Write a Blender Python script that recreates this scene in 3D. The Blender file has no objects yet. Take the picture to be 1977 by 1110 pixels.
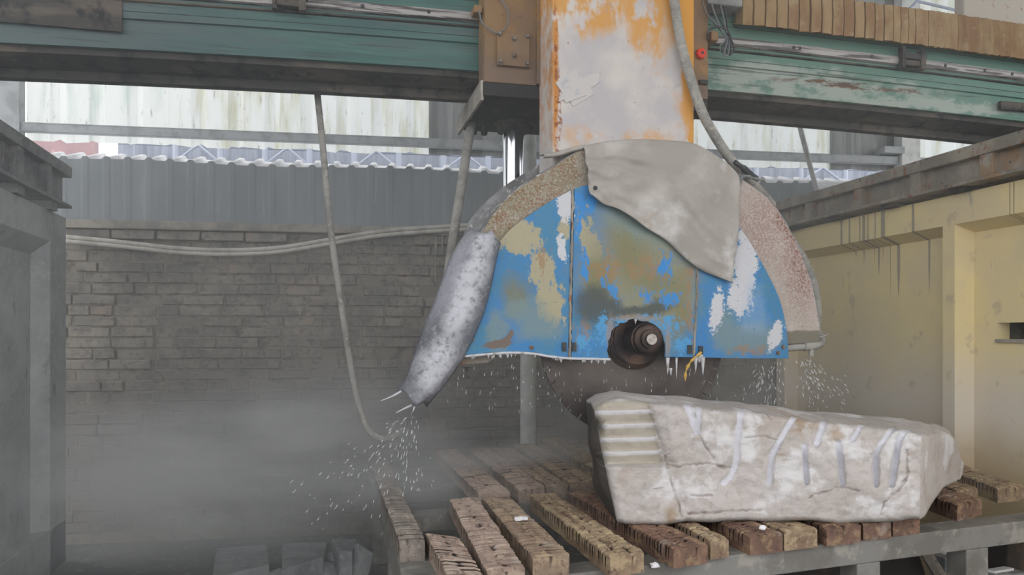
import bpy, bmesh, math, random
from mathutils import Vector, Matrix, noise as mnoise
R = random.Random(7)
sc = bpy.context.scene
COL = sc.collection

# ---------------------------------------------------------------- camera, sky, exposure
CAMZ, YAW, FPX, CX, HY = 1.6, math.radians(13.8), 1500.0, 988.5, 650.0
cam_data = bpy.data.cameras.new('camera')
cam_data.sensor_width = 36.0
cam_data.lens = FPX / 1977.0 * 36.0
cam_data.shift_y = (HY - 555.0) / 1977.0
cam_data.clip_start = 0.05
cam = bpy.data.objects.new('camera', cam_data)
COL.objects.link(cam)
cam.location = (0, 0, CAMZ)
cam.rotation_euler = (math.radians(90), 0, -YAW)
sc.camera = cam

world = bpy.data.worlds.new('overcast_sky')
sc.world = world
world.use_nodes = True
wn = world.node_tree
bgn = wn.nodes['Background']
tc = wn.nodes.new('ShaderNodeTexCoord')
sepw = wn.nodes.new('ShaderNodeSeparateXYZ')
rmp = wn.nodes.new('ShaderNodeValToRGB')
wn.links.new(tc.outputs['Generated'], sepw.inputs[0])
wn.links.new(sepw.outputs['Z'], rmp.inputs[0])
rmp.color_ramp.elements[0].color = (0.86, 0.86, 0.87, 1)
rmp.color_ramp.elements[1].color = (0.94, 0.955, 0.97, 1)
wn.links.new(rmp.outputs[0], bgn.inputs[0])
bgn.inputs[1].default_value = 2.5
# a soft veiled sun behind the camera, over the open front of the shed
sd = bpy.data.lights.new('veiled_sun', 'SUN')
sd.energy = 0.4
sd.angle = math.radians(60)
sd.color = (1.0, 0.97, 0.93)
so = bpy.data.objects.new('veiled_sun', sd)
COL.objects.link(so)
so.rotation_euler = Vector((-0.25, 0.62, -0.75)).to_track_quat('-Z', 'Y').to_euler()

sc.view_settings.view_transform = 'Standard'
sc.view_settings.look = 'None'
sc.view_settings.gamma = 1.0
sc.view_settings.use_curve_mapping = False
sc.view_settings.exposure = 0.0
sc.cycles.use_denoising = True
sc.cycles.max_bounces = 6
sc.cycles.diffuse_bounces = 3
sc.cycles.glossy_bounces = 3
sc.cycles.transmission_bounces = 4
sc.cycles.volume_bounces = 1
sc.cycles.transparent_max_bounces = 6
sc.cycles.volume_step_rate = 2.0
sc.cycles.volume_max_steps = 96

# ---------------------------------------------------------------- photo geometry
RV = Vector((math.cos(YAW), -math.sin(YAW), 0))
FV = Vector((math.sin(YAW), math.cos(YAW), 0))
ORG = Vector((0, 0, CAMZ))
def ray(px, py): return FV + RV * ((px - CX) / FPX) + Vector((0, 0, (HY - py) / FPX))
def PT(px, py, t): return ORG + ray(px, py) * t
def PY(px, py, Y): d = ray(px, py); return ORG + d * (Y / d.y)
def PX(px, py, X): d = ray(px, py); return ORG + d * (X / d.x)
def PZ(px, py, z): d = ray(px, py); return ORG + d * ((z - CAMZ) / d.z)
def PP(px, py, p0, n):
    d = ray(px, py); return ORG + d * ((p0 - ORG).dot(n) / d.dot(n))
def TY(px, Y): return Y / ray(px, HY).y          # forward depth of a pixel column on a Y plane

# ---------------------------------------------------------------- mesh helpers
class MB:
    def __init__(s): s.v = []; s.f = []
    def add(s, vs, fs):
        o = len(s.v); s.v += [Vector(v) for v in vs]; s.f += [tuple(o + i for i in f) for f in fs]; return s
    def hexa(s, p):   # p: 4 bottom ccw, 4 top ccw
        return s.add(p, [(3, 2, 1, 0), (4, 5, 6, 7), (0, 1, 5, 4), (1, 2, 6, 5), (2, 3, 7, 6), (3, 0, 4, 7)])
    def box(s, a, b):
        x0, x1 = sorted((a[0], b[0])); y0, y1 = sorted((a[1], b[1])); z0, z1 = sorted((a[2], b[2]))
        return s.hexa([(x0, y0, z0), (x1, y0, z0), (x1, y1, z0), (x0, y1, z0), (x0, y0, z1), (x1, y0, z1), (x1, y1, z1), (x0, y1, z1)])
    def obox(s, c, ax, ay, az):   # centre and half vectors
        c, ax, ay, az = map(Vector, (c, ax, ay, az))
        return s.hexa([c - ax - ay - az, c + ax - ay - az, c + ax + ay - az, c - ax + ay - az, c - ax - ay + az, c + ax - ay + az, c + ax + ay + az, c - ax + ay + az])
    def prism(s, poly, ext):
        n = len(poly); poly = [Vector(p) for p in poly]; e = Vector(ext)
        return s.add(poly + [p + e for p in poly], [tuple(range(n)), tuple(range(2 * n - 1, n - 1, -1))] + [((i + 1) % n, i, n + i, n + (i + 1) % n) for i in range(n)])
    def tube(s, path, r, n=10, caps=True):
        path = [Vector(p) for p in path]; m = len(path)
        rs = r if isinstance(r, (list, tuple)) else [r] * m
        up = None; vs = []
        for i, p in enumerate(path):
            t = (path[min(i + 1, m - 1)] - path[max(i - 1, 0)])
            if t.length < 1e-9: t = Vector((0, 0, 1))
            t.normalize()
            if up is None:
                up = Vector((0, 0, 1)) if abs(t.z) < 0.9 else Vector((0, 1, 0))
            a = t.cross(up)
            if a.length < 1e-6: a = t.orthogonal()
            a.normalize(); b = a.cross(t); up = b
            for k in range(n):
                th = 2 * math.pi * k / n
                vs.append(p + (a * math.cos(th) + b * math.sin(th)) * rs[i])
        fs = [(i * n + k, i * n + (k + 1) % n, (i + 1) * n + (k + 1) % n, (i + 1) * n + k) for i in range(m - 1) for k in range(n)]
        if caps: fs += [tuple(range(n - 1, -1, -1)), tuple((m - 1) * n + k for k in range(n))]
        return s.add(vs, fs)
    def lathe(s, p, axis, prof, n=32):   # prof: (distance along axis, radius); separate rings so steps stay sharp
        axis = Vector(axis).normalized(); a = axis.orthogonal().normalized(); b = axis.cross(a); vs = []
        for d, r in prof:
            for k in range(n):
                th = 2 * math.pi * k / n
                vs.append(Vector(p) + axis * d + (a * math.cos(th) + b * math.sin(th)) * r)
        m = len(prof)
        fs = [(i * n + k, i * n + (k + 1) % n, (i + 1) * n + (k + 1) % n, (i + 1) * n + k) for i in range(m - 1) for k in range(n)]
        fs += [tuple(range(n - 1, -1, -1)), tuple((m - 1) * n + k for k in range(n))]
        return s.add(vs, fs)
    def grid(s, rows, close_u=False):
        h = len(rows); w = len(rows[0])
        fs = [(i * w + j, i * w + (j + 1) % w, (i + 1) * w + (j + 1) % w, (i + 1) * w + j) for i in range(h - 1) for j in range(w if close_u else w - 1)]
        return s.add([p for r in rows for p in r], fs)

def bez(pts, n=12):
    """Catmull-Rom through points"""
    pts = [Vector(p) for p in pts]; out = []
    P = [pts[0] * 2 - pts[1]] + pts + [pts[-1] * 2 - pts[-2]]
    for i in range(1, len(P) - 2):
        for k in range(n):
            t = k / n
            out.append(0.5 * ((2 * P[i]) + (P[i + 1] - P[i - 1]) * t + (2 * P[i - 1] - 5 * P[i] + 4 * P[i + 1] - P[i + 2]) * t * t + (3 * P[i] - P[i - 1] - 3 * P[i + 1] + P[i + 2]) * t ** 3))
    out.append(pts[-1]); return out
def lerp_path(pts, u):
    pts = [Vector(p) for p in pts]; d = [0]
    for a, b in zip(pts, pts[1:]): d.append(d[-1] + (b - a).length)
    x = u * d[-1]
    for i in range(len(pts) - 1):
        if x <= d[i + 1] + 1e-12:
            w = (x - d[i]) / max(1e-9, d[i + 1] - d[i]); return pts[i].lerp(pts[i + 1], w)
    return pts[-1]

ROOT = {}
def tag(o, label=None, cat=None, group=None, kind=None):
    if label: o['label'] = label
    if cat: o['category'] = cat
    if group: o['group'] = group
    if kind: o['kind'] = kind
    return o
def thing(name, loc, label, cat, group=None):
    o = bpy.data.objects.new(name, None); COL.objects.link(o)
    o.empty_display_size = 0.1; o.location = loc; ROOT[o.name] = Vector(loc)
    return tag(o, label, cat, group)
def obj(name, mb, m, parent=None, smooth=False, bevel=0, solid=0, label=None, loc=None, auto=None, offs=0):
    me = bpy.data.meshes.new(name)
    if parent is not None: org = ROOT[parent.name]
    elif loc is not None: org = Vector(loc)
    else:
        n = len(mb.v); org = sum(mb.v, Vector()) / n; org.z = min(v.z for v in mb.v)
    me.from_pydata([tuple(v - org) for v in mb.v], [], mb.f)
    bm = bmesh.new(); bm.from_mesh(me); bmesh.ops.recalc_face_normals(bm, faces=bm.faces); bm.to_mesh(me); bm.free()
    o = bpy.data.objects.new(name, me); COL.objects.link(o)
    ROOT[o.name] = org
    if parent is not None: o.parent = parent
    else: o.location = org
    me.materials.append(m)
    if smooth:
        for p in me.polygons: p.use_smooth = True
        if auto: me.set_sharp_from_angle(angle=math.radians(auto))
    if solid:
        md = o.modifiers.new('thick', 'SOLIDIFY'); md.thickness = solid; md.offset = offs
    if bevel:
        md = o.modifiers.new('edge', 'BEVEL'); md.width = bevel; md.segments = 2; md.limit_method = 'ANGLE'; md.angle_limit = math.radians(40)
    if label: o['label'] = label
    return o
def struct(name, mb, m, parent=None, **k):
    o = obj(name, mb, m, parent, **k)
    if parent is None: o['kind'] = 'structure'
    return o
def empty_struct(name, loc):
    o = bpy.data.objects.new(name, None); COL.objects.link(o); o.location = loc; ROOT[o.name] = Vector(loc); o['kind'] = 'structure'; return o

# ---------------------------------------------------------------- material helper
def L(c):
    return tuple(((x / 255) / 12.92 if x / 255 <= 0.04045 else ((x / 255 + 0.055) / 1.055) ** 2.4) for x in c) + (1.0,)
def paint(name, base, layers=(), rough=0.75, bump=(), metal=0.0, spec=0.3, vary=None):
    m = bpy.data.materials.new(name); m.use_nodes = True
    nt = m.node_tree; N = nt.nodes; K = nt.links; bs = N['Principled BSDF']
    geo = N.new('ShaderNodeNewGeometry'); pos = geo.outputs['Position']
    def nz(scale, det=5, stretch=(1, 1, 1), rgh=0.6, src=pos, col=False, off=0.0):
        mp = N.new('ShaderNodeMapping'); K.new(src, mp.inputs[0])
        mp.inputs['Scale'].default_value = stretch; mp.inputs['Location'].default_value = (off, off * .7, off * 1.3)
        t = N.new('ShaderNodeTexNoise'); K.new(mp.outputs[0], t.inputs['Vector'])
        t.inputs['Scale'].default_value = scale; t.inputs['Detail'].default_value = det; t.inputs['Roughness'].default_value = rgh
        return t.outputs['Color' if col else 'Fac']
    def mr(src, a, b, c=0.0, d=1.0, smooth=True):
        r = N.new('ShaderNodeMapRange'); K.new(src, r.inputs[0])
        if smooth: r.interpolation_type = 'SMOOTHSTEP'
        for i, x in enumerate((a, b, c, d)): r.inputs[i + 1].default_value = x
        return r.outputs[0]
    def mth(op, a, b):
        q = N.new('ShaderNodeMath'); q.operation = op
        for i, x in enumerate((a, b)):
            if isinstance(x, (int, float)): q.inputs[i].default_value = x
            else: K.new(x, q.inputs[i])
        return q.outputs[0]
    def mix(f, a, b):
        q = N.new('ShaderNodeMix'); q.data_type = 'RGBA'
        if isinstance(f, (int, float)): q.inputs[0].default_value = f
        else: K.new(f, q.inputs[0])
        for i, x in ((6, a), (7, b)):
            if isinstance(x, tuple): q.inputs[i].default_value = x
            else: K.new(x, q.inputs[i])
        return q.outputs[2]
    cur = L(base)
    if vary:   # (colour, scale, stretch)
        cur = mix(mr(nz(vary[1], 5, vary[2] if len(vary) > 2 else (1, 1, 1)), 0.3, 0.7), cur, L(vary[0]))
    for i, l in enumerate(layers):
        t = l['t']
        if t == 'noise':
            f = mr(nz(l.get('s', 5), l.get('d', 6), l.get('st', (1, 1, 1)), l.get('r', 0.62), off=l.get('o', i * 3.1)), l.get('thr', .55) - l.get('soft', .04), l.get('thr', .55) + l.get('soft', .04))
        elif t == 'blobs':
            w = l.get('warp', 0.05)
            src = pos
            if w:
                c = nz(l.get('ws', 9), 8, l.get('st', (1, 1, 1)), l.get('wr', .65), col=True, off=i * 1.7)
                v = N.new('ShaderNodeVectorMath'); v.operation = 'MULTIPLY_ADD'
                K.new(c, v.inputs[0]); v.inputs[1].default_value = (2 * w,) * 3; v.inputs[2].default_value = (-w,) * 3
                a = N.new('ShaderNodeVectorMath'); a.operation = 'ADD'; K.new(pos, a.inputs[0]); K.new(v.outputs[0], a.inputs[1]); src = a.outputs[0]
            f = None
            for b in l['b']:
                c, r, rot = b
                mp = N.new('ShaderNodeMapping'); mp.vector_type = 'TEXTURE'; K.new(src, mp.inputs[0])
                mp.inputs['Location'].default_value = tuple(c); mp.inputs['Rotation'].default_value = (0, rot, 0); mp.inputs['Scale'].default_value = r
                ln = N.new('ShaderNodeVectorMath'); ln.operation = 'LENGTH'; K.new(mp.outputs[0], ln.inputs[0])
                sft = l.get('soft', 0.1)
                g = mr(ln.outputs['Value'], 1 + sft, 1 - sft)
                f = g if f is None else mth('MAXIMUM', f, g)
        elif t == 'axis':
            s = N.new('ShaderNodeSeparateXYZ'); K.new(pos, s.inputs[0])
            src = s.outputs[l['ax']]
            if l.get('n'):
                src = mth('ADD', src, mth('MULTIPLY', mth('SUBTRACT', nz(l.get('s', 4), 6, l.get('st', (1, 1, 1))), 0.5), l['n']))
            f = mr(src, l['a'], l['bb'])
        elif t == 'attr':
            a = N.new('ShaderNodeAttribute'); a.attribute_name = l['name']; f = mr(a.outputs['Fac'], l.get('a', 0.), l.get('bb', 1.))
        elif t == 'normal':
            s = N.new('ShaderNodeSeparateXYZ'); K.new(geo.outputs['Normal'], s.inputs[0]); f = mr(s.outputs[l['ax']], l['a'], l['bb'])
        if 'cut' in l:
            q = l['cut']; f = mth('MULTIPLY', f, mr(nz(q[0], 6, q[3] if len(q) > 3 else (1, 1, 1), .65, off=i * 5.3 + 2), q[1] - q[2], q[1] + q[2]))
        if 'grit' in l: f = mr(mth('ADD', mth('MULTIPLY', f, l.get('pk', 1.0)), mth('MULTIPLY', mth('SUBTRACT', nz(l['grit'][0], 9, l['grit'][2] if len(l['grit']) > 2 else (1, 1, 1), .78, off=i * 2.3 + 1), 0.5), l['grit'][1])), .46, .54)
        if l.get('amt', 1) != 1: f = mth('MULTIPLY', f, l['amt'])
        cur = mix(f, cur, L(l['c']))
    if isinstance(cur, tuple): bs.inputs['Base Color'].default_value = cur
    else: K.new(cur, bs.inputs['Base Color'])
    bs.inputs['Roughness'].default_value = rough; bs.inputs['Metallic'].default_value = metal
    bs.inputs['Specular IOR Level'].default_value = spec
    prev = None
    for b in bump:
        bn = N.new('ShaderNodeBump'); bn.inputs['Strength'].default_value = b[1]; bn.inputs['Distance'].default_value = b[2] if len(b) > 2 else 0.01
        K.new(nz(b[0], 6, b[3] if len(b) > 3 else (1, 1, 1)), bn.inputs['Height'])
        if prev is not None: K.new(prev, bn.inputs['Normal'])
        prev = bn.outputs[0]
    if prev is not None: K.new(prev, bs.inputs['Normal'])
    return m
def nl(c, s, thr, soft=.04, st=(1, 1, 1), amt=1, **k): return dict(t='noise', c=c, s=s, thr=thr, soft=soft, st=st, amt=amt, **k)
def blob(px, py, rx, ry, Y, rot=0, dy=0.4):
    k = TY(px, Y) / FPX; return (PY(px, py, Y), (rx * k, dy, ry * k), math.radians(rot))

YG = 3.60   # plane of the blue guard panels
def bl(*a): return [blob(*x[:4], YG, x[4] if len(x) > 4 else 0) for x in a]

M = {}
M['blue'] = paint('worn_blue_paint', (52, 124, 186), [
    nl((66, 128, 160), 5, .50, .12, amt=.8), nl((84, 130, 150), 30, .56, .10, amt=.5),
    dict(t='blobs', c=(168, 160, 132), warp=.10, ws=9, wr=.78, soft=.6, st=(1, 1, .6), pk=.72, grit=(18, 1.7, (1, 1, .6)),
         b=bl((1005, 455, 52, 46, 35), (1045, 520, 30, 40, -14), (1064, 580, 32, 70, -8), (1088, 430, 14, 50, 0), (1140, 480, 26, 90, -12))),
    dict(t='blobs', c=(134, 134, 112), warp=.12, ws=7, wr=.75, soft=.55,
         b=bl((1235, 470, 95, 70, 30), (1200, 540, 80, 50), (1300, 560, 46, 90, 15), (1255, 590, 80, 40))),
    dict(t='blobs', c=(122, 118, 80), warp=.10, ws=8, soft=.8, amt=.8, b=bl((1215, 490, 36, 60, -20), (1270, 545, 60, 20), (1150, 540, 24, 50), (995, 570, 24, 34), (1310, 600, 20, 60))),
    dict(t='blobs', c=(120, 140, 140), warp=.10, ws=9, wr=.78, soft=.5, amt=.8, b=bl((1040, 630, 50, 26), (1010, 600, 40, 24), (1450, 652, 60, 30), (1400, 640, 26, 40), (1235, 425, 70, 34, 25), (960, 640, 20, 40))),
    dict(t='blobs', c=(150, 118, 78), warp=.12, ws=11, wr=.8, soft=.8, amt=.7, pk=.55, grit=(26, 1.8, (1, 1, .7)),
         b=bl((1180, 520, 50, 40), (1240, 520, 70, 34), (1330, 610, 14, 80), (1050, 500, 24, 40), (1125, 640, 25, 46), (1450, 676, 70, 14), (1330, 540, 18, 40))),
    dict(t='blobs', c=(70, 76, 74), warp=.07, ws=11, wr=.75, soft=.5, amt=.9, b=bl((1150, 590, 40, 36), (1178, 600, 26, 36, -40), (1262, 596, 40, 16, -15), (1225, 600, 60, 10))),
    dict(t='blobs', c=(50, 134, 202), warp=.10, ws=12, wr=.8, soft=.8, st=(1, 1, .55), pk=.52, grit=(20, 2.0, (1, 1, .55)),
         b=bl((1130, 392, 34, 40), (1185, 545, 34, 40), (1282, 520, 30, 56, 10), (1258, 570, 34, 30), (1120, 470, 12, 110), (1318, 480, 16, 60, 25), (1300, 575, 36, 26))),
    dict(t='blobs', c=(74, 150, 200), warp=.08, ws=12, wr=.8, soft=.7, pk=.6, grit=(36, 2.0), b=bl((1225, 628, 76, 24), (1285, 634, 40, 24, -25), (1165, 640, 18, 40), (1310, 665, 30, 22), (1130, 660, 26, 26))),
    dict(t='blobs', c=(200, 201, 206), warp=.05, ws=16, wr=.75, soft=.7, pk=.72, grit=(34, 1.6),
         b=bl((1440, 500, 32, 95, 3), (1428, 575, 34, 44, 0), (1384, 600, 18, 50, 8), (1497, 645, 18, 36, 25), (1092, 396, 18, 40, 0), (1085, 480, 10, 40, -10))),
    dict(t='blobs', c=(140, 172, 205), warp=.06, ws=16, soft=.6, amt=.4, b=bl((1460, 590, 18, 50, -10), (1455, 620, 30, 24))),
    nl((168, 112, 62), 60, .69, .03, amt=.85), nl((60, 92, 108), 48, .66, .04, amt=.6), nl((205, 205, 200), 45, .72, .03, st=(1, 1, .3), amt=.6),
    dict(t='blobs', c=(112, 98, 88), warp=.02, ws=20, soft=.2, b=bl((962, 664, 30, 8, -8), (980, 655, 7, 20, 30))),
    dict(t='blobs', c=(150, 134, 120), warp=.02, ws=20, soft=.5, amt=.7, b=bl((1178, 650, 8, 40, 0), (1225, 614, 45, 6, 0), (1290, 660, 5, 30)))],
    rough=.45, bump=[(40, .15), (8, .1)])
M['band'] = paint('rusty_beige_hood', (146, 140, 120), [
    dict(t='axis', ax=0, a=1.15, bb=1.45, c=(188, 178, 172), n=.2),
    nl((168, 160, 148), 7, .54, .1, amt=.5),
    dict(t='blobs', c=(128, 84, 52), warp=.12, soft=.9, amt=.85, cut=(110, .52, .04), b=[blob(1020, 370, 90, 60, 3.62, 30), blob(1090, 320, 40, 40, 3.62), blob(960, 430, 30, 30, 3.62)]),
    nl((112, 88, 66), 90, .63, .03, amt=.7),
    dict(t='blobs', c=(150, 118, 110), warp=.1, soft=.7, amt=.75, cut=(120, .47, .06), b=[blob(1535, 510, 40, 100, 3.62, -15), blob(1500, 410, 60, 50, 3.62), blob(1470, 440, 50, 70, 3.62)]),
    dict(t='blobs', c=(122, 80, 64), warp=.1, soft=.6, amt=.8, cut=(70, .53, .05), b=[blob(1520, 440, 16, 50, 3.62, -25), blob(1545, 520, 14, 60, 3.62, -15)]),
    nl((208, 200, 196), 80, .60, .05, amt=.5),
    dict(t='axis', ax=2, a=PY(1555, 640, 3.62).z + .012, bb=PY(1555, 640, 3.62).z - .004, n=.04, s=9, c=(124, 118, 106))], rough=.85, bump=[(60, .3)])
M['rim'] = paint('grey_hood_rim', (150, 150, 152), [nl((105, 105, 106), 7, .5, .12), nl((190, 188, 184), 20, .6, .06)], rough=.8, bump=[(40, .2)])
M['column'] = paint('orange_column_paint', (205, 198, 192), [
    nl((182, 178, 180), 3.2, .5, .15),
    dict(t='axis', ax=2, a=3.02, bb=3.22, n=.9, s=4.5, st=(1.3, 1, .55), c=(204, 152, 84), cut=(9, .46, .06, (1, 1, .6))),
    dict(t='blobs', c=(206, 146, 60), warp=.05, ws=6, soft=.3, b=[blob(1330, 120, 16, 130, 3.7), blob(1337, 250, 6, 60, 3.7), blob(1322, 0, 34, 90, 3.7)]),
    dict(t='blobs', c=(205, 150, 80), warp=.12, ws=5, soft=.6, amt=.7, cut=(8, .48, .08), b=[blob(1200, 268, 120, 18, 3.7), blob(1320, 230, 20, 60, 3.7)]),
    dict(t='blobs', c=(190, 130, 62), warp=.015, ws=14, soft=.4, cut=(9, .45, .06, (1, 1, .6)), b=[blob(1072, 130, 6, 180, 3.7)]),
    dict(t='blobs', c=(140, 78, 42), warp=.02, ws=20, soft=.4, cut=(26, .5, .05), b=[blob(1077, 220, 6, 90, 3.7), blob(1072, 100, 3, 90, 3.7)]),
    nl((130, 84, 50), 34, .70, .02, amt=.85), nl((150, 150, 152), 9, .64, .03, st=(1, 1, .4), amt=.5)], rough=.6, bump=[(30, .12)])
M['ochre'] = paint('dirty_ochre_paint', (142, 112, 76), [nl((120, 98, 76), 4, .5, .12, amt=.8), nl((152, 116, 68), 7, .6, .06), nl((84, 70, 56), 26, .66, .03, amt=.8), nl((136, 118, 102), 5, .64, .06, amt=.6), dict(t='axis', ax=2, a=3.12, bb=2.95, n=.12, c=(112, 96, 88), amt=.7)], rough=.65, bump=[(40, .12)])
M['bellow'] = paint('ochre_bellows_fabric', (152, 128, 94), [nl((132, 102, 72), 9, .52, .1, st=(1, 1, .4)), nl((122, 66, 50), 5, .66, .04, st=(1, 1, .3), amt=.7), nl((164, 144, 116), 14, .62, .05, amt=.6)], rough=.85, bump=[(90, .15)])
M['green'] = paint('green_girder_paint', (78, 112, 105), [
    nl((44, 88, 86), 3, .52, .12, st=(.3, 1, 2.5), amt=.8), nl((84, 92, 96), 6, .55, .1, st=(.25, 1, 4), amt=.6),
    dict(t='axis', ax=0, a=.3, bb=-1.2, c=(84, 94, 96), amt=.75),
    dict(t='axis', ax=0, a=1.5, bb=1.9, c=(92, 128, 114), amt=.8),
    dict(t='blobs', c=(150, 160, 152), warp=.1, ws=5, soft=.4, cut=(7, .46, .07, (.6, 1, 1)), b=[(Vector((2.6, 4.1, 3.13)), (1.2, .5, .07), 0), (Vector((2.3, 4.1, 3.05)), (.8, .5, .06), 0), (Vector((3.6, 4.1, 3.06)), (1.2, .5, .045), 0)]),
    dict(t='blobs', c=(96, 66, 50), warp=.03, ws=12, soft=.4, cut=(22, .5, .05, (.3, 1, 1)), b=[(Vector((3.15, 4.1, 3.125)), (.55, .5, .018), 0)]),
    nl((60, 68, 66), 12, .62, .04, st=(.15, 1, 5), amt=.7), nl((40, 44, 44), 50, .70, .03, amt=.6)], rough=.6, bump=[(40, .1)])
M['blacksteel'] = paint('oily_black_steel', (44, 43, 44), [nl((66, 60, 56), 6, .58, .08), nl((92, 84, 78), 22, .68, .04, amt=.5)], rough=.7, bump=[(30, .2)])
M['darksteel'] = paint('grimy_dark_steel', (62, 60, 58), [nl((92, 84, 76), 5, .54, .1, st=(.4, 1, 2)), nl((36, 36, 38), 9, .58, .07), nl((128, 112, 98), 30, .68, .04, amt=.6)], rough=.8, bump=[(30, .3)])
M['runway'] = paint('rusty_runway_steel', (164, 156, 144), [nl((134, 128, 120), 4, .5, .12), nl((150, 122, 92), 5, .6, .06, amt=.7), nl((140, 88, 54), 11, .62, .04, amt=.8), nl((104, 98, 92), 22, .64, .05)], rough=.85, bump=[(30, .3)])
M['greyrunway'] = paint('dusted_runway_steel', (146, 147, 146), [nl((116, 118, 120), 5, .5, .12), nl((110, 92, 84), 8, .62, .06, amt=.6), nl((150, 148, 142), 14, .6, .06)], rough=.9, bump=[(30, .4)])
M['railpaint'] = paint('scuffed_pale_rail', (170, 166, 164), [nl((88, 84, 84), 14, .52, .06, st=(.2, 1, 4)), nl((60, 58, 58), 40, .66, .04)], rough=.5, metal=.2)
M['yellow'] = paint('yellow_wall_paint', (236, 218, 164), [
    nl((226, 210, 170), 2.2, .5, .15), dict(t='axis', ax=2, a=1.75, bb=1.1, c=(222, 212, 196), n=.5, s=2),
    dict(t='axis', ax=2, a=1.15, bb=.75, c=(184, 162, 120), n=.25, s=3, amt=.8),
    nl((186, 172, 146), 6, .64, .05, amt=.5), nl((150, 146, 142), 9, .70, .03, st=(1, 1, .2), amt=.5)], rough=.7, bump=[(12, .1)])
M['drip'] = paint('grey_drip_stain', (168, 158, 138), [], rough=.7)
M['concrete'] = paint('dusted_grey_concrete', (182, 186, 186), [nl((160, 163, 164), 3, .5, .15), nl((190, 190, 188), 26, .58, .06, amt=.6), nl((96, 90, 86), 8, .66, .05, amt=.5)], rough=.95, bump=[(50, .4), (8, .3)])
M['brick'] = paint('dusty_brick', (156, 150, 140), [nl((128, 125, 120), 4, .5, .12), nl((168, 146, 130), 5, .64, .05, amt=.5, o=9), nl((108, 104, 100), 22, .57, .07, amt=.7), dict(t='axis', ax=2, a=1.7, bb=.9, c=(112, 108, 106), n=.8, s=2, amt=.6)], rough=.95, bump=[(45, .6), (14, .4)])
M['mortar'] = paint('dusty_mortar', (142, 136, 126), [nl((112, 107, 100), 9, .56, .07), nl((140, 132, 120), 14, .58, .06)], rough=.97, bump=[(30, .8), (9, .6)])
M['ledge'] = paint('pale_ledge', (168, 162, 152), [nl((138, 134, 128), 6, .52, .1)], rough=.9, bump=[(30, .2)])
M['greysheet'] = paint('dark_grey_sheet', (152, 158, 162), [nl((140, 146, 150), 2.5, .5, .12, st=(1, 1, .3)), nl((172, 174, 176), 8, .64, .05, st=(2, 2, .2), amt=.5)], rough=.75)
M['greyclad'] = paint('grey_cladding', (150, 152, 152), [nl((120, 121, 120), 3, .52, .1, st=(2, 2, .25)), nl((170, 170, 168), 9, .64, .05, st=(2, 2, .15))], rough=.7)
M['purlin'] = paint('galvanised_purlin', (164, 168, 170), [nl((140, 144, 146), 8, .55, .1)], rough=.6)
M['whiteroof'] = paint('white_roof_sheet', (235, 235, 238), [nl((205, 205, 210), 6, .6, .1)], rough=.6)
M['bluegrey'] = paint('bluegrey_sheet', (168, 174, 188), [nl((140, 146, 160), 5, .5, .2, st=(3, 3, .3))], rough=.7)
M['redsheet'] = paint('faded_red_sheet', (178, 146, 150), [nl((166, 140, 146), 5, .52, .1), nl((225, 190, 190), 8, .66, .05)], rough=.7)
M['truss'] = paint('pale_truss_steel', (178, 186, 204), [], rough=.6)
M['tarp'] = paint('grubby_white_tarp', (192, 187, 181), [nl((160, 154, 147), 2.6, .5, .14), nl((206, 204, 203), 3.2, .60, .08, o=4), nl((150, 132, 112), 5, .66, .07, amt=.5), nl((120, 108, 98), 18, .71, .02, amt=.7, st=(1, 1, .6))], rough=.75, bump=[(10, .25), (60, .1)])
M['rubber'] = paint('slurry_highlight_rubber', (116, 117, 124), [nl((100, 101, 108), 5, .5, .14, st=(1.5, 1, .6)), dict(t='blobs', c=(196, 197, 204), warp=.07, ws=12, wr=.75, soft=.6, cut=(30, .40, .14), b=[blob(905, 560, 27, 120, 3.5, 20), blob(848, 700, 30, 60, 3.5, 28), blob(938, 470, 20, 26, 3.5, 20)]), dict(t='blobs', c=(160, 161, 170), warp=.04, ws=6, soft=.5, amt=.6, b=[blob(880, 520, 14, 110, 3.5, 22)]), nl((168, 169, 176), 60, .6, .05, amt=.6), nl((74, 74, 80), 20, .66, .05, amt=.35)], rough=.45, bump=[(30, .35), (90, .25)])  # pale centre blobs paint a soft highlight down the flap
M['blade'] = paint('wet_blade_steel', (92, 84, 80), [nl((70, 62, 60), 4, .5, .15)], rough=.42, metal=.75, spec=.5)
M['hub'] = paint('dark_oily_hub', (50, 42, 40), [nl((84, 62, 50), 8, .55, .08)], rough=.4, metal=.7, spec=.5)
M['nutcap'] = paint('pale_spindle_cap', (190, 180, 174), [nl((150, 142, 138), 40, .55, .1)], rough=.5)
M['chrome'] = paint('polished_chrome_rod', (205, 208, 216), [], rough=.12, metal=1.0, spec=.5)
M['hose'] = paint('dusty_hose', (158, 156, 150), [nl((132, 130, 126), 9, .54, .1), nl((176, 172, 164), 30, .6, .05)], rough=.8)
M['palepipe'] = paint('pale_dusty_pipe', (206, 202, 194), [nl((182, 178, 170), 9, .54, .1)], rough=.8)
M['pvc'] = paint('pale_plastic_pipe', (200, 202, 200), [nl((176, 178, 176), 6, .55, .1)], rough=.6)
M['wire'] = paint('dark_wire', (58, 60, 62), [nl((88, 88, 88), 20, .6, .1)], rough=.7)
M['greywire'] = paint('grey_wire', (110, 116, 120), [], rough=.6)
M['redknob'] = paint('red_plastic', (226, 62, 46), [nl((180, 60, 46), 30, .6, .06)], rough=.5)
M['boltsteel'] = paint('dull_bolt_steel', (128, 118, 110), [nl((92, 78, 66), 40, .55, .08)], rough=.55, metal=.5)
M['paper'] = paint('crumpled_white_paper', (196, 192, 190), [nl((170, 172, 178), 20, .6, .06, amt=.7), nl((196, 120, 104), 14, .7, .03, amt=.5)], rough=.7)
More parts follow.
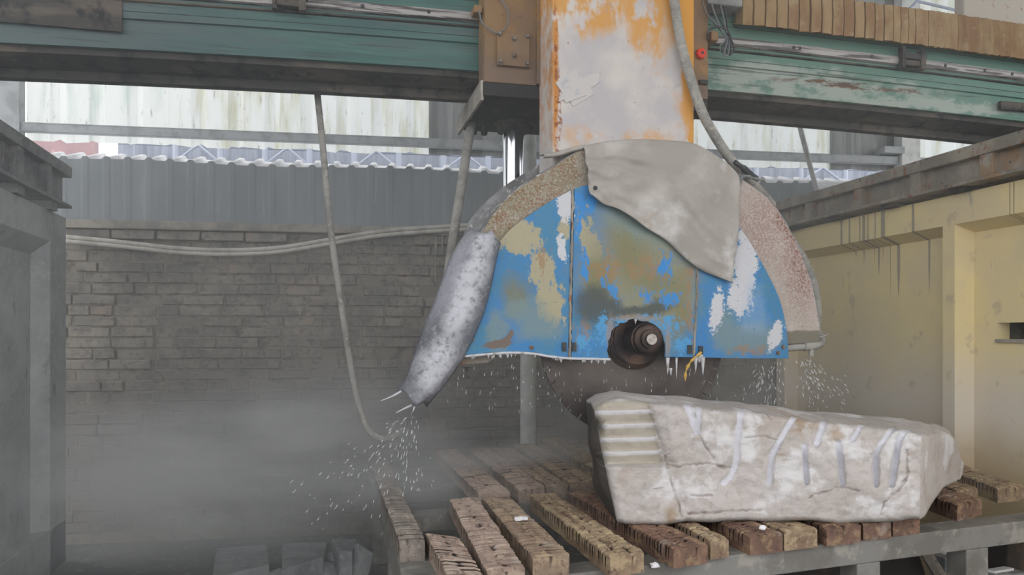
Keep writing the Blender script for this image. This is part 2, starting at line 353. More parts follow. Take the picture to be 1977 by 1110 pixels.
M['tablesteel'] = paint('wet_grey_table_steel', (128, 126, 122), [nl((110, 107, 102), 5, .52, .1), nl((150, 146, 138), 9, .6, .06), nl((104, 90, 84), 12, .68, .04, amt=.6)], rough=.6, bump=[(40, .3), (9, .2)])
M['stone'] = paint('white_marble', (188, 181, 177), [
    nl((176, 169, 164), 3.5, .5, .14), nl((164, 150, 139), 5.2, .60, .08, amt=.6, o=6), nl((155, 145, 137), 30, .58, .06, amt=.4), nl((206, 203, 203), 6, .58, .06, o=11),
    nl((149, 127, 112), 9, .68, .03, st=(.35, 1, 2.5), amt=.7), nl((127, 108, 98), 16, .70, .02, st=(.3, 1, 3), amt=.6),
    dict(t='blobs', c=(150, 122, 84), warp=.06, ws=12, soft=.6, amt=.6, cut=(14, .46, .06), b=[(PT(1560, 812, 3.2), (.05, .5, .06), 0), (PT(1622, 842, 3.2), (.03, .5, .04), 0), (PT(1290, 1000, 3.2), (.03, .5, .05), 0)]),
    dict(t='blobs', c=(226, 96, 84), warp=.02, ws=20, soft=.6, cut=(30, .45, .08), b=[(PT(1549, 804, 3.22), (.012, .03, .016), 0)]),
    dict(t='blobs', c=(96, 140, 62), warp=.02, ws=20, soft=.6, cut=(30, .42, .08), b=[(PT(1645, 810, 3.24), (.016, .04, .018), .5)]),
    dict(t='attr', name='crack', c=(103, 84, 73), amt=.8),
    dict(t='attr', name='sawn', c=(166, 158, 142), a=.2, bb=.8, amt=.75),
    dict(t='attr', name='ridge', c=(194, 192, 192)),
    dict(t='attr', name='groove', c=(204, 203, 209)),
    dict(t='blobs', c=(47, 52, 44), warp=.03, ws=20, soft=.7, amt=.85, b=[(PT(1157, 825, 3.2), (.022, .5, .035), 0)]),
    dict(t='attr', name='end_shade', c=(78, 74, 70))], rough=.75, bump=[(90, .5, .004), (22, .5, .010), (7, .3, .02)])  # last layer paints the shade on the block's left end
def woodmat(nm, a, b, c, d):
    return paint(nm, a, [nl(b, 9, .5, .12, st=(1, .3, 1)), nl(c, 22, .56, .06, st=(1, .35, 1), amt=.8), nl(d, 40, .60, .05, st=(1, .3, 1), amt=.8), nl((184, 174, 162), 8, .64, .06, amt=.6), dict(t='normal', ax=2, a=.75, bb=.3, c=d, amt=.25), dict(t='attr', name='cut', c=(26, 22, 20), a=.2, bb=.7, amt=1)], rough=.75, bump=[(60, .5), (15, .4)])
M['wood_brown'] = woodmat('wet_brown_timber', (168, 148, 126), (138, 118, 102), (184, 162, 134), (104, 88, 78))
M['wood_grey'] = woodmat('grey_soaked_timber', (150, 140, 130), (122, 114, 108), (168, 158, 146), (90, 84, 80))
M['wood_pink'] = woodmat('pale_pinkish_timber', (182, 162, 148), (156, 136, 124), (190, 170, 152), (114, 96, 86))
M['wood_gold'] = woodmat('golden_cut_timber', (172, 152, 124), (138, 116, 96), (190, 170, 136), (96, 78, 66))
M['wood_red'] = woodmat('reddish_wet_timber', (138, 108, 92), (112, 88, 76), (164, 138, 108), (84, 68, 62))
M['chip'] = paint('white_stone_chip', (228, 226, 228), [], rough=.6)
M['slab'] = paint('grey_stone_offcut', (156, 160, 161), [nl((132, 135, 137), 6, .5, .12), nl((166, 166, 164), 20, .6, .06)], rough=.9, bump=[(50, .4)])
M['floor'] = paint('muddy_floor', (112, 110, 106), [nl((84, 84, 84), 2, .5, .15), nl((140, 136, 130), 12, .62, .06)], rough=.85, bump=[(14, .5)])
M['ground'] = paint('yard_ground', (150, 148, 142), [], rough=.95)
M['roofsheet'] = paint('grey_roof_underside', (120, 122, 124), [], rough=.9)
M['lime'] = paint('white_lime_crust', (206, 206, 210), [nl((160, 156, 152), 30, .58, .06)], rough=.7)
M['strap'] = paint('yellow_rag_strap', (206, 168, 84), [], rough=.8)
M['motor'] = paint('speckled_beige_panel', (176, 168, 156), [nl((150, 100, 90), 24, .64, .04, amt=.7), nl((186, 116, 110), 4, .68, .04, amt=.6)], rough=.7)
M['dark'] = paint('charcoal_scrap_filler', (54, 50, 48), [nl((84, 70, 58), 6, .6, .08)], rough=.9)

# drops of water: clear-white
md = bpy.data.materials.new('water_drops'); md.use_nodes = True
b_ = md.node_tree.nodes['Principled BSDF']; b_.inputs['Base Color'].default_value = (.85, .86, .88, 1); b_.inputs['Roughness'].default_value = .2; b_.inputs['Alpha'].default_value = .45
M['drops'] = md
# fibreglass daylight sheet
def fibre(nm, moss, amt):
    m = bpy.data.materials.new(nm); m.use_nodes = True; nt = m.node_tree; N = nt.nodes; K = nt.links
    for n in list(N): N.remove(n)
    out = N.new('ShaderNodeOutputMaterial'); geo = N.new('ShaderNodeNewGeometry')
    def nz(s, st, lo, hi):
        mp = N.new('ShaderNodeMapping'); K.new(geo.outputs['Position'], mp.inputs[0]); mp.inputs['Scale'].default_value = st
        t = N.new('ShaderNodeTexNoise'); t.inputs['Scale'].default_value = s; t.inputs['Detail'].default_value = 7; t.inputs['Roughness'].default_value = .68; K.new(mp.outputs[0], t.inputs[0])
        r = N.new('ShaderNodeMapRange'); r.inputs[1].default_value = lo; r.inputs[2].default_value = hi; K.new(t.outputs[0], r.inputs[0]); return r.outputs[0]
    cur = L((250, 252, 250))
    for s, st, lo, hi, c, a in ((2.5, (3, 3, .35), .50, .75, moss, amt), (11, (2.5, 2.5, .5), .60, .72, (150, 150, 128), amt), (24, (1.2, 1.2, .7), .66, .72, (110, 116, 96), .8)):
        q = N.new('ShaderNodeMix'); q.data_type = 'RGBA'
        mm = N.new('ShaderNodeMath'); mm.operation = 'MULTIPLY'; K.new(nz(s, st, lo, hi), mm.inputs[0]); mm.inputs[1].default_value = a; K.new(mm.outputs[0], q.inputs[0])
        if isinstance(cur, tuple): q.inputs[6].default_value = cur
        else: K.new(cur, q.inputs[6])
        q.inputs[7].default_value = L(c); cur = q.outputs[2]
    tr = N.new('ShaderNodeBsdfTranslucent'); K.new(cur, tr.inputs[0])
    df = N.new('ShaderNodeBsdfDiffuse'); K.new(cur, df.inputs[0])
    mx = N.new('ShaderNodeMixShader'); mx.inputs[0].default_value = .06
    K.new(tr.outputs[0], mx.inputs[1]); K.new(df.outputs[0], mx.inputs[2]); K.new(mx.outputs[0], out.inputs[0])
    return m
M['fibre'] = fibre('mossy_fibreglass', (206, 204, 168), .7)
M['fibre_cool'] = fibre('cool_fibreglass', (214, 226, 220), .8)

# ================================================================ SETTING
# floor and yard
struct('floor', MB().box((-9, -12, -.2), (12, 9, 0)), M['floor'])
# unseen shed roof, its reach set to dim the interior; open at the front
struct('ceiling', MB().box((-3.2, -2.0, 6.0), (9, 8.2, 6.06)), M['roofsheet'])
struct('ground_outside', MB().box((-16, 9.0, -.2), (22, 26, -.02)), M['ground'])

# back wall (brick, ledge and dark sheet above)
W0 = Vector((-1.9, 6.62, 0)); WD = Vector((5.9, -.5, 0)).normalized(); WN = Vector((WD.y, -WD.x, 0))   # WN points to the camera
if WN.y > 0: WN = -WN
def PW(px, py, off=0.0): return PP(px, py, W0 + WN * off, WN)
def wp(s, z, off=0.0): return W0 + WD * s + WN * off + Vector((0, 0, z))
WLEN = 6.2
LZ0, LZ1 = PW(500, 449).z, PW(500, 433).z       # ledge
TZ = PW(600, 322).z                              # top of dark sheet
backw = empty_struct('wall_back', (W0.x, W0.y, 0))
mb = MB(); mb.hexa([wp(-.3, 0), wp(WLEN, 0), wp(WLEN, 0, -.2), wp(-.3, 0, -.2), wp(-.3, LZ0), wp(WLEN, LZ0), wp(WLEN, LZ0, -.2), wp(-.3, LZ0, -.2)])
obj('mortar_bed', mb, M['mortar'], backw)
mb = MB(); rb = random.Random(3)
BH, BLn = .084, .315
nrow = int(LZ0 / BH)
hole = PW(720, 552); hs = (hole - W0).dot(WD); hz = hole.z
for r in range(nrow + 1):
    z1 = LZ0 - r * BH - .004; z0 = z1 - BH + .011
    if z0 < .02: break
    rowl = (r == 0)
    s = -.28 - rb.random() * .2
    while s < WLEN:
        ln = BLn * (1.05 if rowl else rb.choice((1, 1, .5, .98, .52, 1.04)))
        a, b = s, s + ln - .011 - rb.random() * .006
        s += ln
        if abs((a + b) / 2 - hs) < .17 and abs((z0 + z1) / 2 - hz) < .04: continue
        if rb.random() < .02: continue
        d = .009 + rb.random() * .012 + (.03 if rowl else 0)
        if rb.random() < .45: d = .001 + rb.random() * .006
        j = lambda: (rb.random() - .5) * .009
        f = [(a + j(), z0 + j()), (b + j(), z0 + j()), (b + j(), z1 + j()), (a + j(), z1 + j())]
        c = .006
        fr = [(a + c, z0 + c), (b - c, z0 + c), (b - c, z1 - c), (a + c, z1 - c)]
        q = [wp(x, z, -.05) for x, z in f] + [wp(x, z, d - .008) for x, z in f] + [wp(x + j() * .5, z + j() * .5, d + j() * .3) for x, z in fr]
        mb.add(q, [(0, 1, 5, 4), (1, 2, 6, 5), (2, 3, 7, 6), (3, 0, 4, 7), (4, 5, 9, 8), (5, 6, 10, 9), (6, 7, 11, 10), (7, 4, 8, 11), (8, 9, 10, 11)])
obj('brickwork', mb, M['brick'], backw)
mb = MB(); mb.hexa([wp(-.3, LZ0, .07), wp(WLEN, LZ0, .07), wp(WLEN, LZ0, -.2), wp(-.3, LZ0, -.2), wp(-.3, LZ1, .07), wp(WLEN, LZ1, .07), wp(WLEN, LZ1, -.2), wp(-.3, LZ1, -.2)])
obj('ledge', mb, M['ledge'], backw, bevel=.008)
def corr(s0, s1, pitch, rise, wtop, zlo, zhi, plane, slope=0.0, jag=0.0, seed=1):
    """trapezoid corrugated sheet between two heights on a plane function(s,z,off)"""
    rr = random.Random(seed); pr = []; s = s0
    while s < s1 - 1e-6:
        e = pitch * .12
        for ds, o in ((0, 0), (pitch - wtop - 2 * e, 0), (pitch - wtop - e, rise), (pitch - e, rise)):
            if s + ds <= s1: pr.append((s + ds, o))
        s += pitch
    pr.append((s1, 0))
    jz = [(rr.random() - .5) * jag for _ in pr]
    m = MB(); m.grid([[plane(a, zlo + jz[i], o) for i, (a, o) in enumerate(pr)], [plane(a, zhi, o) for a, o in pr]])
    return m
mb = corr(-.3, WLEN, .155, .0025, .03, LZ1 - .02, TZ, lambda s, z, o: wp(s, z + (.010 * math.sin(s * 3.1) + o * 8.0 if z > TZ - .1 else 0), .0 + o), seed=5)
obj('dark_sheeting', mb, M['greysheet'], backw, solid=.006)

# upper cladding, 1.3 m further back
U0 = W0 - WN * 1.3 - WD * 1.6
def up(s, z, o=0.0): return U0 + WD * s + WN * o + Vector((0, 0, z))
def US(px, py=250): return (PP(px, py, U0, WN) - U0).dot(WD)
def UZ(px, py): return PP(px, py, U0, WN).z
ULO, UHI = UZ(500, 287), 5.98
PZ0, PZ1 = UZ(500, 276), UZ(500, 260)
segs = [('window_1', US(52), US(327), 'fibre_cool'), ('window_2', US(327), US(828), 'fibre'), (None, US(828), US(1330), 'greyclad'), ('window_3', US(1330), US(1601), 'fibre'),
        (None, US(1601), US(1757), 'greyclad'), ('window_4', US(1757), US(2100), 'fibre')]
k = 0
for nm, a, b, mt in segs:
    mb = corr(a, b, .335, .03, .06, ULO, UHI, up, jag=.03 if nm else .01, seed=int(a * 10) + 2)
    k += 1
    struct(nm or ('wall_upper' if k < 5 else 'wall_upper.001'), mb, M[mt], solid=.003)
# edge column and lap beyond the fibreglass
mb = MB(); mb.hexa([up(US(-260), 2.0, .0), up(US(15), 2.0, .0), up(US(15), 2.0, -.08), up(US(-260), 2.0, -.08), up(US(-260), UHI), up(US(15), UHI), up(US(15), UHI, -.08), up(US(-260), UHI, -.08)])
struct('wall_upper.002', mb, M['pvc'])
def post(sa, sb, dep, nm, mt, z0=0.0):
    m = MB(); m.hexa([up(sa, z0, .03), up(sb, z0, .03), up(sb, z0, .03 + dep), up(sa, z0, .03 + dep), up(sa, UHI, .03), up(sb, UHI, .03), up(sb, UHI, .03 + dep), up(sa, UHI, .03 + dep)])
    return struct(nm, m, M[mt], bevel=.004)
post(US(14), US(52), .12, 'trim_1', 'purlin')
post(US(1722), US(1757), .14, 'trim_2', 'pvc')
# purlin: C channel along the cladding
mb = MB()
s0, s1 = US(-100), US(2100)
for (za, zb, oa, ob) in ((PZ0, PZ1, .05, .06), (PZ0, PZ0 + .008, .06, .13), (PZ1 - .008, PZ1, .06, .13)):
    mb.hexa([up(s0, za, ob), up(s1, za, ob), up(s1, za, oa), up(s0, za, oa), up(s0, zb, ob), up(s1, zb, ob), up(s1, zb, oa), up(s0, zb, oa)])
mb.hexa([up(s0, PZ0, .125), up(s1, PZ0, .125), up(s1, PZ0, .118), up(s0, PZ0, .118), up(s0, PZ1, .125), up(s1, PZ1, .125), up(s1, PZ1, .118), up(s0, PZ1, .118)])
struct('trim_3', mb, M['purlin'])
# small bracket on the grey sheet
mb = MB(); a, b = US(1686, 300), US(1724, 300); z0, z1 = UZ(1700, 303), UZ(1700, 291)
mb.hexa([up(a, z0, .03), up(b, z0, .03), up(b, z0, .2), up(a, z0, .2), up(a, z1, .03), up(b, z1, .03), up(b, z1, .2), up(a, z1, .2)])
struct('trim_4', mb, M['purlin'])

# neighbouring shed seen through the gap
def nb(s, z, o=0.0): return U0 - WN * o + WD * s + Vector((0, 0, z))
rows = []
s = -2.0
pts = []
while s < 12:
    for ds, h in ((0, 0), (.10, 0), (.12, .03), (.16, .03)): pts.append((s + ds, h))
    s += .18
z_e = TZ + .0
rows = [[nb(a, z_e + h + dz, o) for a, h in pts] for dz, o in ((.02, -.9), (.33, .1))]
mb = MB(); mb.grid(rows)
tag(obj('lean_to_roof', mb, M['whiteroof'], solid=.004), 'bright white corrugated lean-to roof just behind the dark sheeting', 'roof')
far = thing('neighbouring_shed', nb(4, 0, 4.2), 'pale blue-grey shed with roof trusses seen through the gap under the purlin', 'building')
zz0 = 2.9
mb = corr((PP(228, 300, U0 - WN * 4.3, WN) - U0).dot(WD), 16, .4, .04, .1, 0.0, 6.2, lambda s, z, o: nb(s, z, 4.3 - o), seed=8); obj('wall', mb, M['bluegrey'], far, solid=.01)
def fs(px): return (PP(px, 300, U0 - WN * 4.0, WN) - U0).dot(WD)
def fz(px, py): return PP(px, py, U0 - WN * 4.0, WN).z
mb = MB(); zt, zb_ = fz(500, 284), fz(500, 318)
for z in (zt, zb_): mb.tube([nb(fs(228), z, 4.0), nb(fs(1900), z, 4.0)], .035, 8)
obj('chord', mb, M['truss'], far)
px = 340
while px < 1800:
    mb = MB(); mb.tube([nb(fs(px), zb_, 3.98), nb(fs(px), zt, 3.98)], .045, 8); obj('upright', mb, M['truss'], far)
    mb = MB(); mb.tube([nb(fs(px), zb_, 3.98), nb(fs(px + 43 * (1 if (px // 86) % 2 else -1)), zt, 3.98)], .02, 6); obj('diagonal', mb, M['truss'], far)
    px += 86
mb = MB(); mb.hexa([nb(fs(40), 0, 4.3), nb(fs(165), 0, 4.3), nb(fs(165), 0, 4.5), nb(fs(40), 0, 4.5), nb(fs(40), 5.2, 4.3), nb(fs(165), 5.2, 4.3), nb(fs(165), 5.2, 4.5), nb(fs(40), 5.2, 4.5)])
tag(obj('red_cabin', mb, M['redsheet']), 'faded red cabin wall glimpsed through the gap above the sheeting', 'cabin')

# ---- yellow wall beside the machine (recessed panels), plane X = XR
XR, XQ = 3.87, 4.0
ya, yb_ = PX(1820, 500, XR).y, PX(1843, 500, XR).y
yfar, ynear = 6.05, 1.4
ztop = PX(1700, 408, XR).z; zband = PX(1820, 437, XR).z; zch = zband - .05
mb = MB()
# frame as blocks: recess back plate, top band with splayed underside, pilasters, base
mb.box((XQ, ynear, 0), (XQ + .15, yfar, ztop))
mb.prism([(XR, ynear, ztop), (XR, ynear, zband), (XQ, ynear, zch), (XQ, ynear, ztop)], (0, yfar - ynear, 0))
mb.prism([(XR, yb_, 0), (XQ, yb_ - .02, 0), (XQ, ya, 0), (XR, ya, 0)], (0, 0, zband + .001))
mb.box((XR, yfar - .12, 0), (XQ, yfar, zband + .001))
mb.box((XR, ynear, 0), (XQ, ynear + .5, zband + .001))
mb.box((XR, ynear, 0), (XQ, yfar, .35))
wr = empty_struct('wall_right', (XR, 3.5, 0))
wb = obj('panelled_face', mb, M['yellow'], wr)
# slot in the recess: cut through the plate
c0, c1 = PX(1926, 623, XQ), PX(1990, 655, XQ)
cutter = MB().box((XQ - .05, min(c0.y, c1.y), c1.z), (XQ + .11, max(c0.y, c1.y), c0.z))
me = bpy.data.meshes.new('slot'); me.from_pydata([tuple(v - ROOT[wr.name]) for v in cutter.v], [], cutter.f)
co = bpy.data.objects.new('slot_cut', me); COL.objects.link(co); co.location = ROOT[wr.name]
bpy.context.view_layer.update()
tmp = wb.modifiers.new('b', 'BOOLEAN'); tmp.object = co; tmp.operation = 'DIFFERENCE'; tmp.solver = 'EXACT'
tmp.use_self = True
dg = bpy.context.evaluated_depsgraph_get()
nm_ = bpy.data.meshes.new_from_object(wb.evaluated_get(dg)); wb.modifiers.clear(); wb.data = nm_
bpy.data.objects.remove(co)
mb = MB().box((XQ + .09, min(c0.y, c1.y) - .02, c1.z - .02), (XQ + .1, max(c0.y, c1.y) + .02, c0.z + .02))
obj('slot_back', mb, M['darksteel'], wr)
mb = MB().box((XQ - .02, min(c0.y, c1.y) - .02, c1.z - .02), (XQ + .02, max(c0.y, c1.y), c1.z)); obj('slot_sill', mb, M['ledge'], wr)
# grey runs of slurry down the wall (they follow band, splay and recess)
mb = MB(); rd = random.Random(11)
def run(px, wpx, ybot, off=.0025):
    y = PX(px, 420, XR).y; w = wpx * y / 1500 * .9
    ze = PX(px + 8, ybot, XQ).z; o = off
    prof = [(XR - o, ztop + .0), (XR - o, zband), (XQ - o, zch - .003), (XQ - o, (zch + ze) / 2), (XQ - o, ze)]
    ww = [w, w, w * .8, w * .6, w * .15]
    mb.grid([[(x, y - q / 2 + (rd.random() - .5) * .004, z), (x, y + q / 2, z)] for (x, z), q in zip(prof, ww)])
for a in ((1668, 9, 530), (1660, 3, 515), (1676, 2, 520), (1690, 3, 575), (1705, 13, 570), (1763, 8, 565), (1640, 4, 510), (1625, 6, 500)): run(*a)
for a in ((1950, 2, 520), (1958, 3, 545)): run(*a)
obj('slurry_runs', mb, M['drip'], wr)

def runway(name, label, Xin, sign, y0, y1, z0, z1, mt, ribs, foot=True):
    """I-beam along Y; Xin = inner flange edge, sign = +1 beam extends to +X"""
    t = thing(name, (Xin + sign * .1, (y0 + y1) / 2, z0), label, 'steel beam')
    xo = Xin + sign * .22; xw = Xin + sign * (1.0 if sign > 0 else .22); xm = Xin + sign * .075
    m = M[mt]
    obj('top_flange', MB().box((Xin, y0, z1 - .075), (xw, y1, z1)), m, t, bevel=.005)
    obj('bottom_flange', MB().box((Xin, y0, z0), (xo, y1, z0 + .022)), m, t, bevel=.004)
    obj('web', MB().box((xm - .012, y0, z0 + .022), (xm + .012, y1, z1 - .075)), m, t)
    for ry in ribs:
        obj('stiffener', MB().box((Xin + sign * .012, ry - .045, z0 + .022), (xm - sign * .012, ry + .045, z1 - .075)), m, t, bevel=.003)
    return t
zri0, zri1 = PX(1700, 394, 3.77).z, PX(1700, 331, 3.77).z
ribs = [PX(p, 380, 3.80).y for p in (1564, 1660, 1770, 1908)]
rwR = runway('runway_beam', 'rusty steel runway beam with stiffeners on top of the yellow wall', 3.77, 1, 1.6, 6.0, zri0, zri1, 'runway', ribs)
y_ = 2.0
mb = MB()
for y_ in (5.75, 5.2, 4.6, 4.0, 3.4, 2.6):
    obj('shim_block', MB().box((3.80, y_ - .06, ztop), (3.97, y_ + .06, zri0)), M['darksteel'], rwR)

# ---- grey wall on the other side
XL, XLQ = -1.77, -1.87
yfl = 6.15; ylp = PX(97, 480, XL).y
zlt = PX(60, 389, XL).z; zlb = PX(60, 452, XL).z
mb = MB()
mb.box((XLQ - .15, 1.6, 0), (XLQ, yfl, zlt))
mb.prism([(XL, 1.6, zlt), (XLQ, 1.6, zlt), (XLQ, 1.6, zlb - .10), (XL, 1.6, zlb)], (0, yfl - 1.6, 0))
mb.prism([(XL, ylp, 0), (XL, yfl, 0), (XLQ, yfl, 0), (XLQ, ylp - .07, 0)], (0, 0, zlb + .001))
mb.box((XLQ, 1.6, 0), (XL, yfl, .3))
wl = empty_struct('wall_runway_left', (XL, 4, 0)); obj('panelled_face', mb, M['concrete'], wl, bevel=.006)
zlr0, zlr1 = PX(60, 366, XL + .04).z, PX(60, 274, XL + .04).z
ribs = [PX(p, 340, XL + .03).y for p in (35, 90)] + [4.2, 3.4, 2.6]
rwL = runway('runway_beam', 'dust-coated grey runway beam with stiffeners on the concrete side wall', XL + .06, -1, 1.8, 6.08, zlr0, zlr1, 'greyrunway', ribs)
for y_ in (5.8, 5.2, 4.4, 3.6, 2.8):
    obj('shim_block', MB().box((XL - .12, y_ - .06, zlt), (XL + .03, y_ + .06, zlr0)), M['greyrunway'], rwL)

# ================================================================ BRIDGE GIRDER
def zc(X): return -.0055 * (X - 1.8) ** 2
XS = [-3.2 + i * .4 for i in range(24)]     # -3.2 .. 4.4
def sweep(prof, xs=XS):
    """closed profile (Y,Z) swept along X following the camber"""
    m = MB(); n = len(prof)
    rows = [[(x, y, z + zc(x)) for y, z in prof] for x in xs]
    m.grid(rows, close_u=True)
    m.f += [tuple(range(n)), tuple((len(xs) - 1) * n + i for i in range(n - 1, -1, -1))]
    return m
Gz = 3.035
gd = thing('bridge_girder', (1.2, 4.3, 2.85), 'long green bridge girder spanning over the saw between the runway beams', 'girder')
obj('box_girder', sweep([(4.10, Gz), (4.10, Gz + .14), (4.085, Gz + .143), (4.085, Gz + .60), (4.60, Gz + .60), (4.60, Gz)]), M['green'], gd)
obj('bottom_plate', sweep([(4.13, Gz), (4.13, Gz - .03), (4.25, Gz - .055), (4.40, Gz - .055), (4.58, Gz - .03), (4.58, Gz)]), M['darksteel'], gd)
obj('guide_strip', sweep([(4.30, Gz - .055), (4.30, Gz - .10), (4.36, Gz - .10), (4.36, Gz - .055)]), M['darksteel'], gd)
rz = Gz + .275
obj('guide_rail', sweep([(4.085, rz - .028), (4.06, rz - .022), (4.052, rz), (4.06, rz + .022), (4.085, rz + .028)]), M['railpaint'], gd)
obj('rail_lip', sweep([(4.085, rz - .055), (4.07, rz - .052), (4.07, rz - .044), (4.085, rz - .040)]), M['darksteel'], gd)
for dz in (-.10, .09):
    obj('seam_line', sweep([(4.085, rz + dz), (4.0825, rz + dz + .001), (4.0825, rz + dz + .003), (4.085, rz + dz + .004)]), M['wire'], gd)
def clamp(px):
    p = PY(px, 100, 4.05); x = p.x; z = rz + zc(x)
    c = obj('rail_clamp', MB().box((x - .012, 4.02, z - .06), (x + .012, 4.06, z + .075)), M['darksteel'], gd, bevel=.003)
    obj('clamp_bar', MB().box((x, 4.015, z + .0), (x + .16, 4.055, z + .035)), M['darksteel'], c, bevel=.003)
    obj('clamp_bar', MB().box((x, 4.02, z - .04), (x + .15, 4.055, z - .008)), M['darksteel'], c, bevel=.003)
    obj('clamp_foot', MB().box((x + .115, 4.01, z - .06), (x + .15, 4.06, z + .06)), M['darksteel'], c, bevel=.003)
clamp(1739); clamp(531)
rr = random.Random(4)
for pxx in (1533, 1545, 1684, 1826, 1902, 1955, 700, 828):
    p = PY(pxx, 90, 4.05)
    obj('rail_screw', MB().lathe((p.x, 4.056, rz + zc(p.x)), (0, -1, 0), [(0, .01), (.006, .01), (.008, .006)], 10), M['wire'], gd)
# cover plate at the far dark end, end feet on the runways
p0, p1 = PY(-60, 15, 4.08), PY(236, 82, 4.08)
obj('cover_plate', MB().box((p0.x, 4.075, Gz + .03), (p1.x, 4.085, Gz + .26)), M['darksteel'], gd, bevel=.003)
fx = PY(1915, 270, 4.3).x
obj('end_foot', MB().box((4.50, 4.46, zri1), (4.66, 4.58, Gz - .02)), M['green'], gd)
obj('end_foot', MB().box((XL - .18, 4.14, zlr1), (XL + .08, 4.56, Gz - .07)), M['darksteel'], gd)
# old bracket scar at the far end
p = PY(1950, 205, 4.08)
obj('riveted_tab', MB().box((p.x - .09, 4.06, p.z - .03), (p.x + .2, 4.085, p.z + .025)), M['darksteel'], gd, bevel=.006)

# bellows
bw = []
z0, z1 = PY(1430, 45, 4.0).z - .005, 3.60
x = PY(1428, 45, 4.0).x; xe = 4.9
i = 0; front = []
while x < xe:
    far_ = max(0, (x - 3.05) / 1.0)
    pitch = .074 if far_ == 0 else max(.022, .074 - .06 * far_)
    front.append((x, 4.045, .0)); front.append((x + pitch * .16, 3.985 + R.random() * .006, (R.random() - .5) * .012)); front.append((x + pitch * .92, 3.975 + R.random() * .01, (R.random() - .5) * .01))
    x += pitch; i += 1
rows = []
ps = lambda f, hz, yy: (f[0], yy if yy else f[1], hz + zc(f[0]) * .3)
rowspec = [(0, 'b')]
r_bot = [Vector((f[0], f[1] + .035, z0 + .035 + zc(f[0]))) for f in front]
r_b2 = [Vector((f[0], f[1], z0 + f[2] + (.018 if j % 3 == 0 else 0) + zc(f[0]))) for j, f in enumerate(front)]
r_mid = [Vector((f[0], f[1] - (0.006 if j % 3 else 0), (z0 + z1) / 2 + zc(f[0]))) for j, f in enumerate(front)]
r_top = [Vector((f[0], f[1], z1 - (.03 if j % 3 == 0 else 0.0) + f[2] * .5 + zc(f[0]))) for j, f in enumerate(front)]
r_pk = [Vector((f[0], f[1] + .05, z1 + (.022 if j % 3 else -.02) + zc(f[0]))) for j, f in enumerate(front)]
r_bk = [Vector((f[0], 4.50, z1 + (.035 if j % 3 else .07) + zc(f[0]))) for j, f in enumerate(front)]
mb = MB(); mb.grid([r_bot, r_b2, r_mid, r_top, r_pk, r_bk])
tag(obj('bellows_cover', mb, M['bellow'], solid=.003), 'ochre pleated bellows hanging over the top edge of the green girder', 'bellows')
# speckled box and a sloping bar beyond the bellows
p = PY(1861, 40, 4.61); q = PY(2090, -90, 4.61)
mb = MB().box((p.x, 4.61, 3.46), (q.x, 4.70, q.z)); 
tag(obj('gear_housing', mb, M['motor'], bevel=.01), 'speckled beige gear housing rising behind the compressed end of the bellows', 'housing')
mb = MB(); mb.tube([PY(1770, 2, 5.6), PY(1868, 25, 5.6)], .012, 8); mb.tube([PY(1760, 14, 5.6), PY(1790, -20, 5.6)], .014, 8);
mb.tube([PY(1760, 14, 5.6), PY(1700, 60, 4.7)], .014, 8)
tag(obj('brace_bars', mb, M['truss']), 'thin grey brace bars against the bright sheet above the bellows', 'bar')

# ================================================================ CARRIAGE
xa, xb = PY(935, 80, 3.95).x, PY(1367, 150, 3.95).x
zb0 = 2.905
cg = thing('saw_carriage', ((xa + xb) / 2, 4.2, zb0), 'ochre saw carriage clamped around the green girder behind the column', 'carriage')
obj('front_plate', MB().box((xa, 3.95, zb0 + .02), (xb, 3.99, 3.9)), M['ochre'], cg, bevel=.004)
obj('side_plate', MB().box((xa - .004, 3.965, zb0 + .02), (xa + .02, 4.08, 3.9)), M['ochre'], cg, bevel=.003)
obj('edge_rib', MB().box((PY(1034, 80, 3.95).x, 3.92, zb0 + .02), (PY(1040, 80, 3.95).x, 3.96, 3.9)), M['ochre'], cg)
xl2 = xa - .005
mb = MB(); mb.hexa([(xl2, 3.955, zb0 - .05), (xb, 3.955, zb0 - .05), (xb, 4.66, zb0 - .05), (xl2, 4.66, zb0 - .05), (xl2, 3.955, zb0 + .02), (xb, 3.955, zb0 + .02), (xb, 4.66, zb0 + .02), (xl2, 4.66, zb0 + .02)])
obj('bottom_plate', mb, M['blacksteel'], cg, bevel=.004)
obj('side_flange', MB().box((xl2 - .012, 3.96, zb0 - .075), (xl2 + .004, 4.68, zb0 + .03)), M['ledge'], cg, bevel=.003, label='dust-whitened edge flange')
pa, pb = PY(958, 64, 3.95), PY(1020, 133, 3.95)
bp = obj('bolted_plate', MB().box((pa.x, 3.925, pb.z), (pb.x, 3.951, pa.z)), M['ochre'], cg, bevel=.003)
for (u, v) in ((.08, .93), (.52, .82), (.93, .93), (.1, .1), (.52, .3), (.93, .1)):
    bx, bz = pa.x + (pb.x - pa.x) * u, pb.z + (pa.z - pb.z) * v
    obj('bolt', MB().lathe((bx, 3.926, bz), (0, -1, 0), [(0, .016), (.004, .016), (.0041, .0115), (.016, .0115), (.019, .008)], 6), M['boltsteel'], bp, label='hexagonal bolt head')
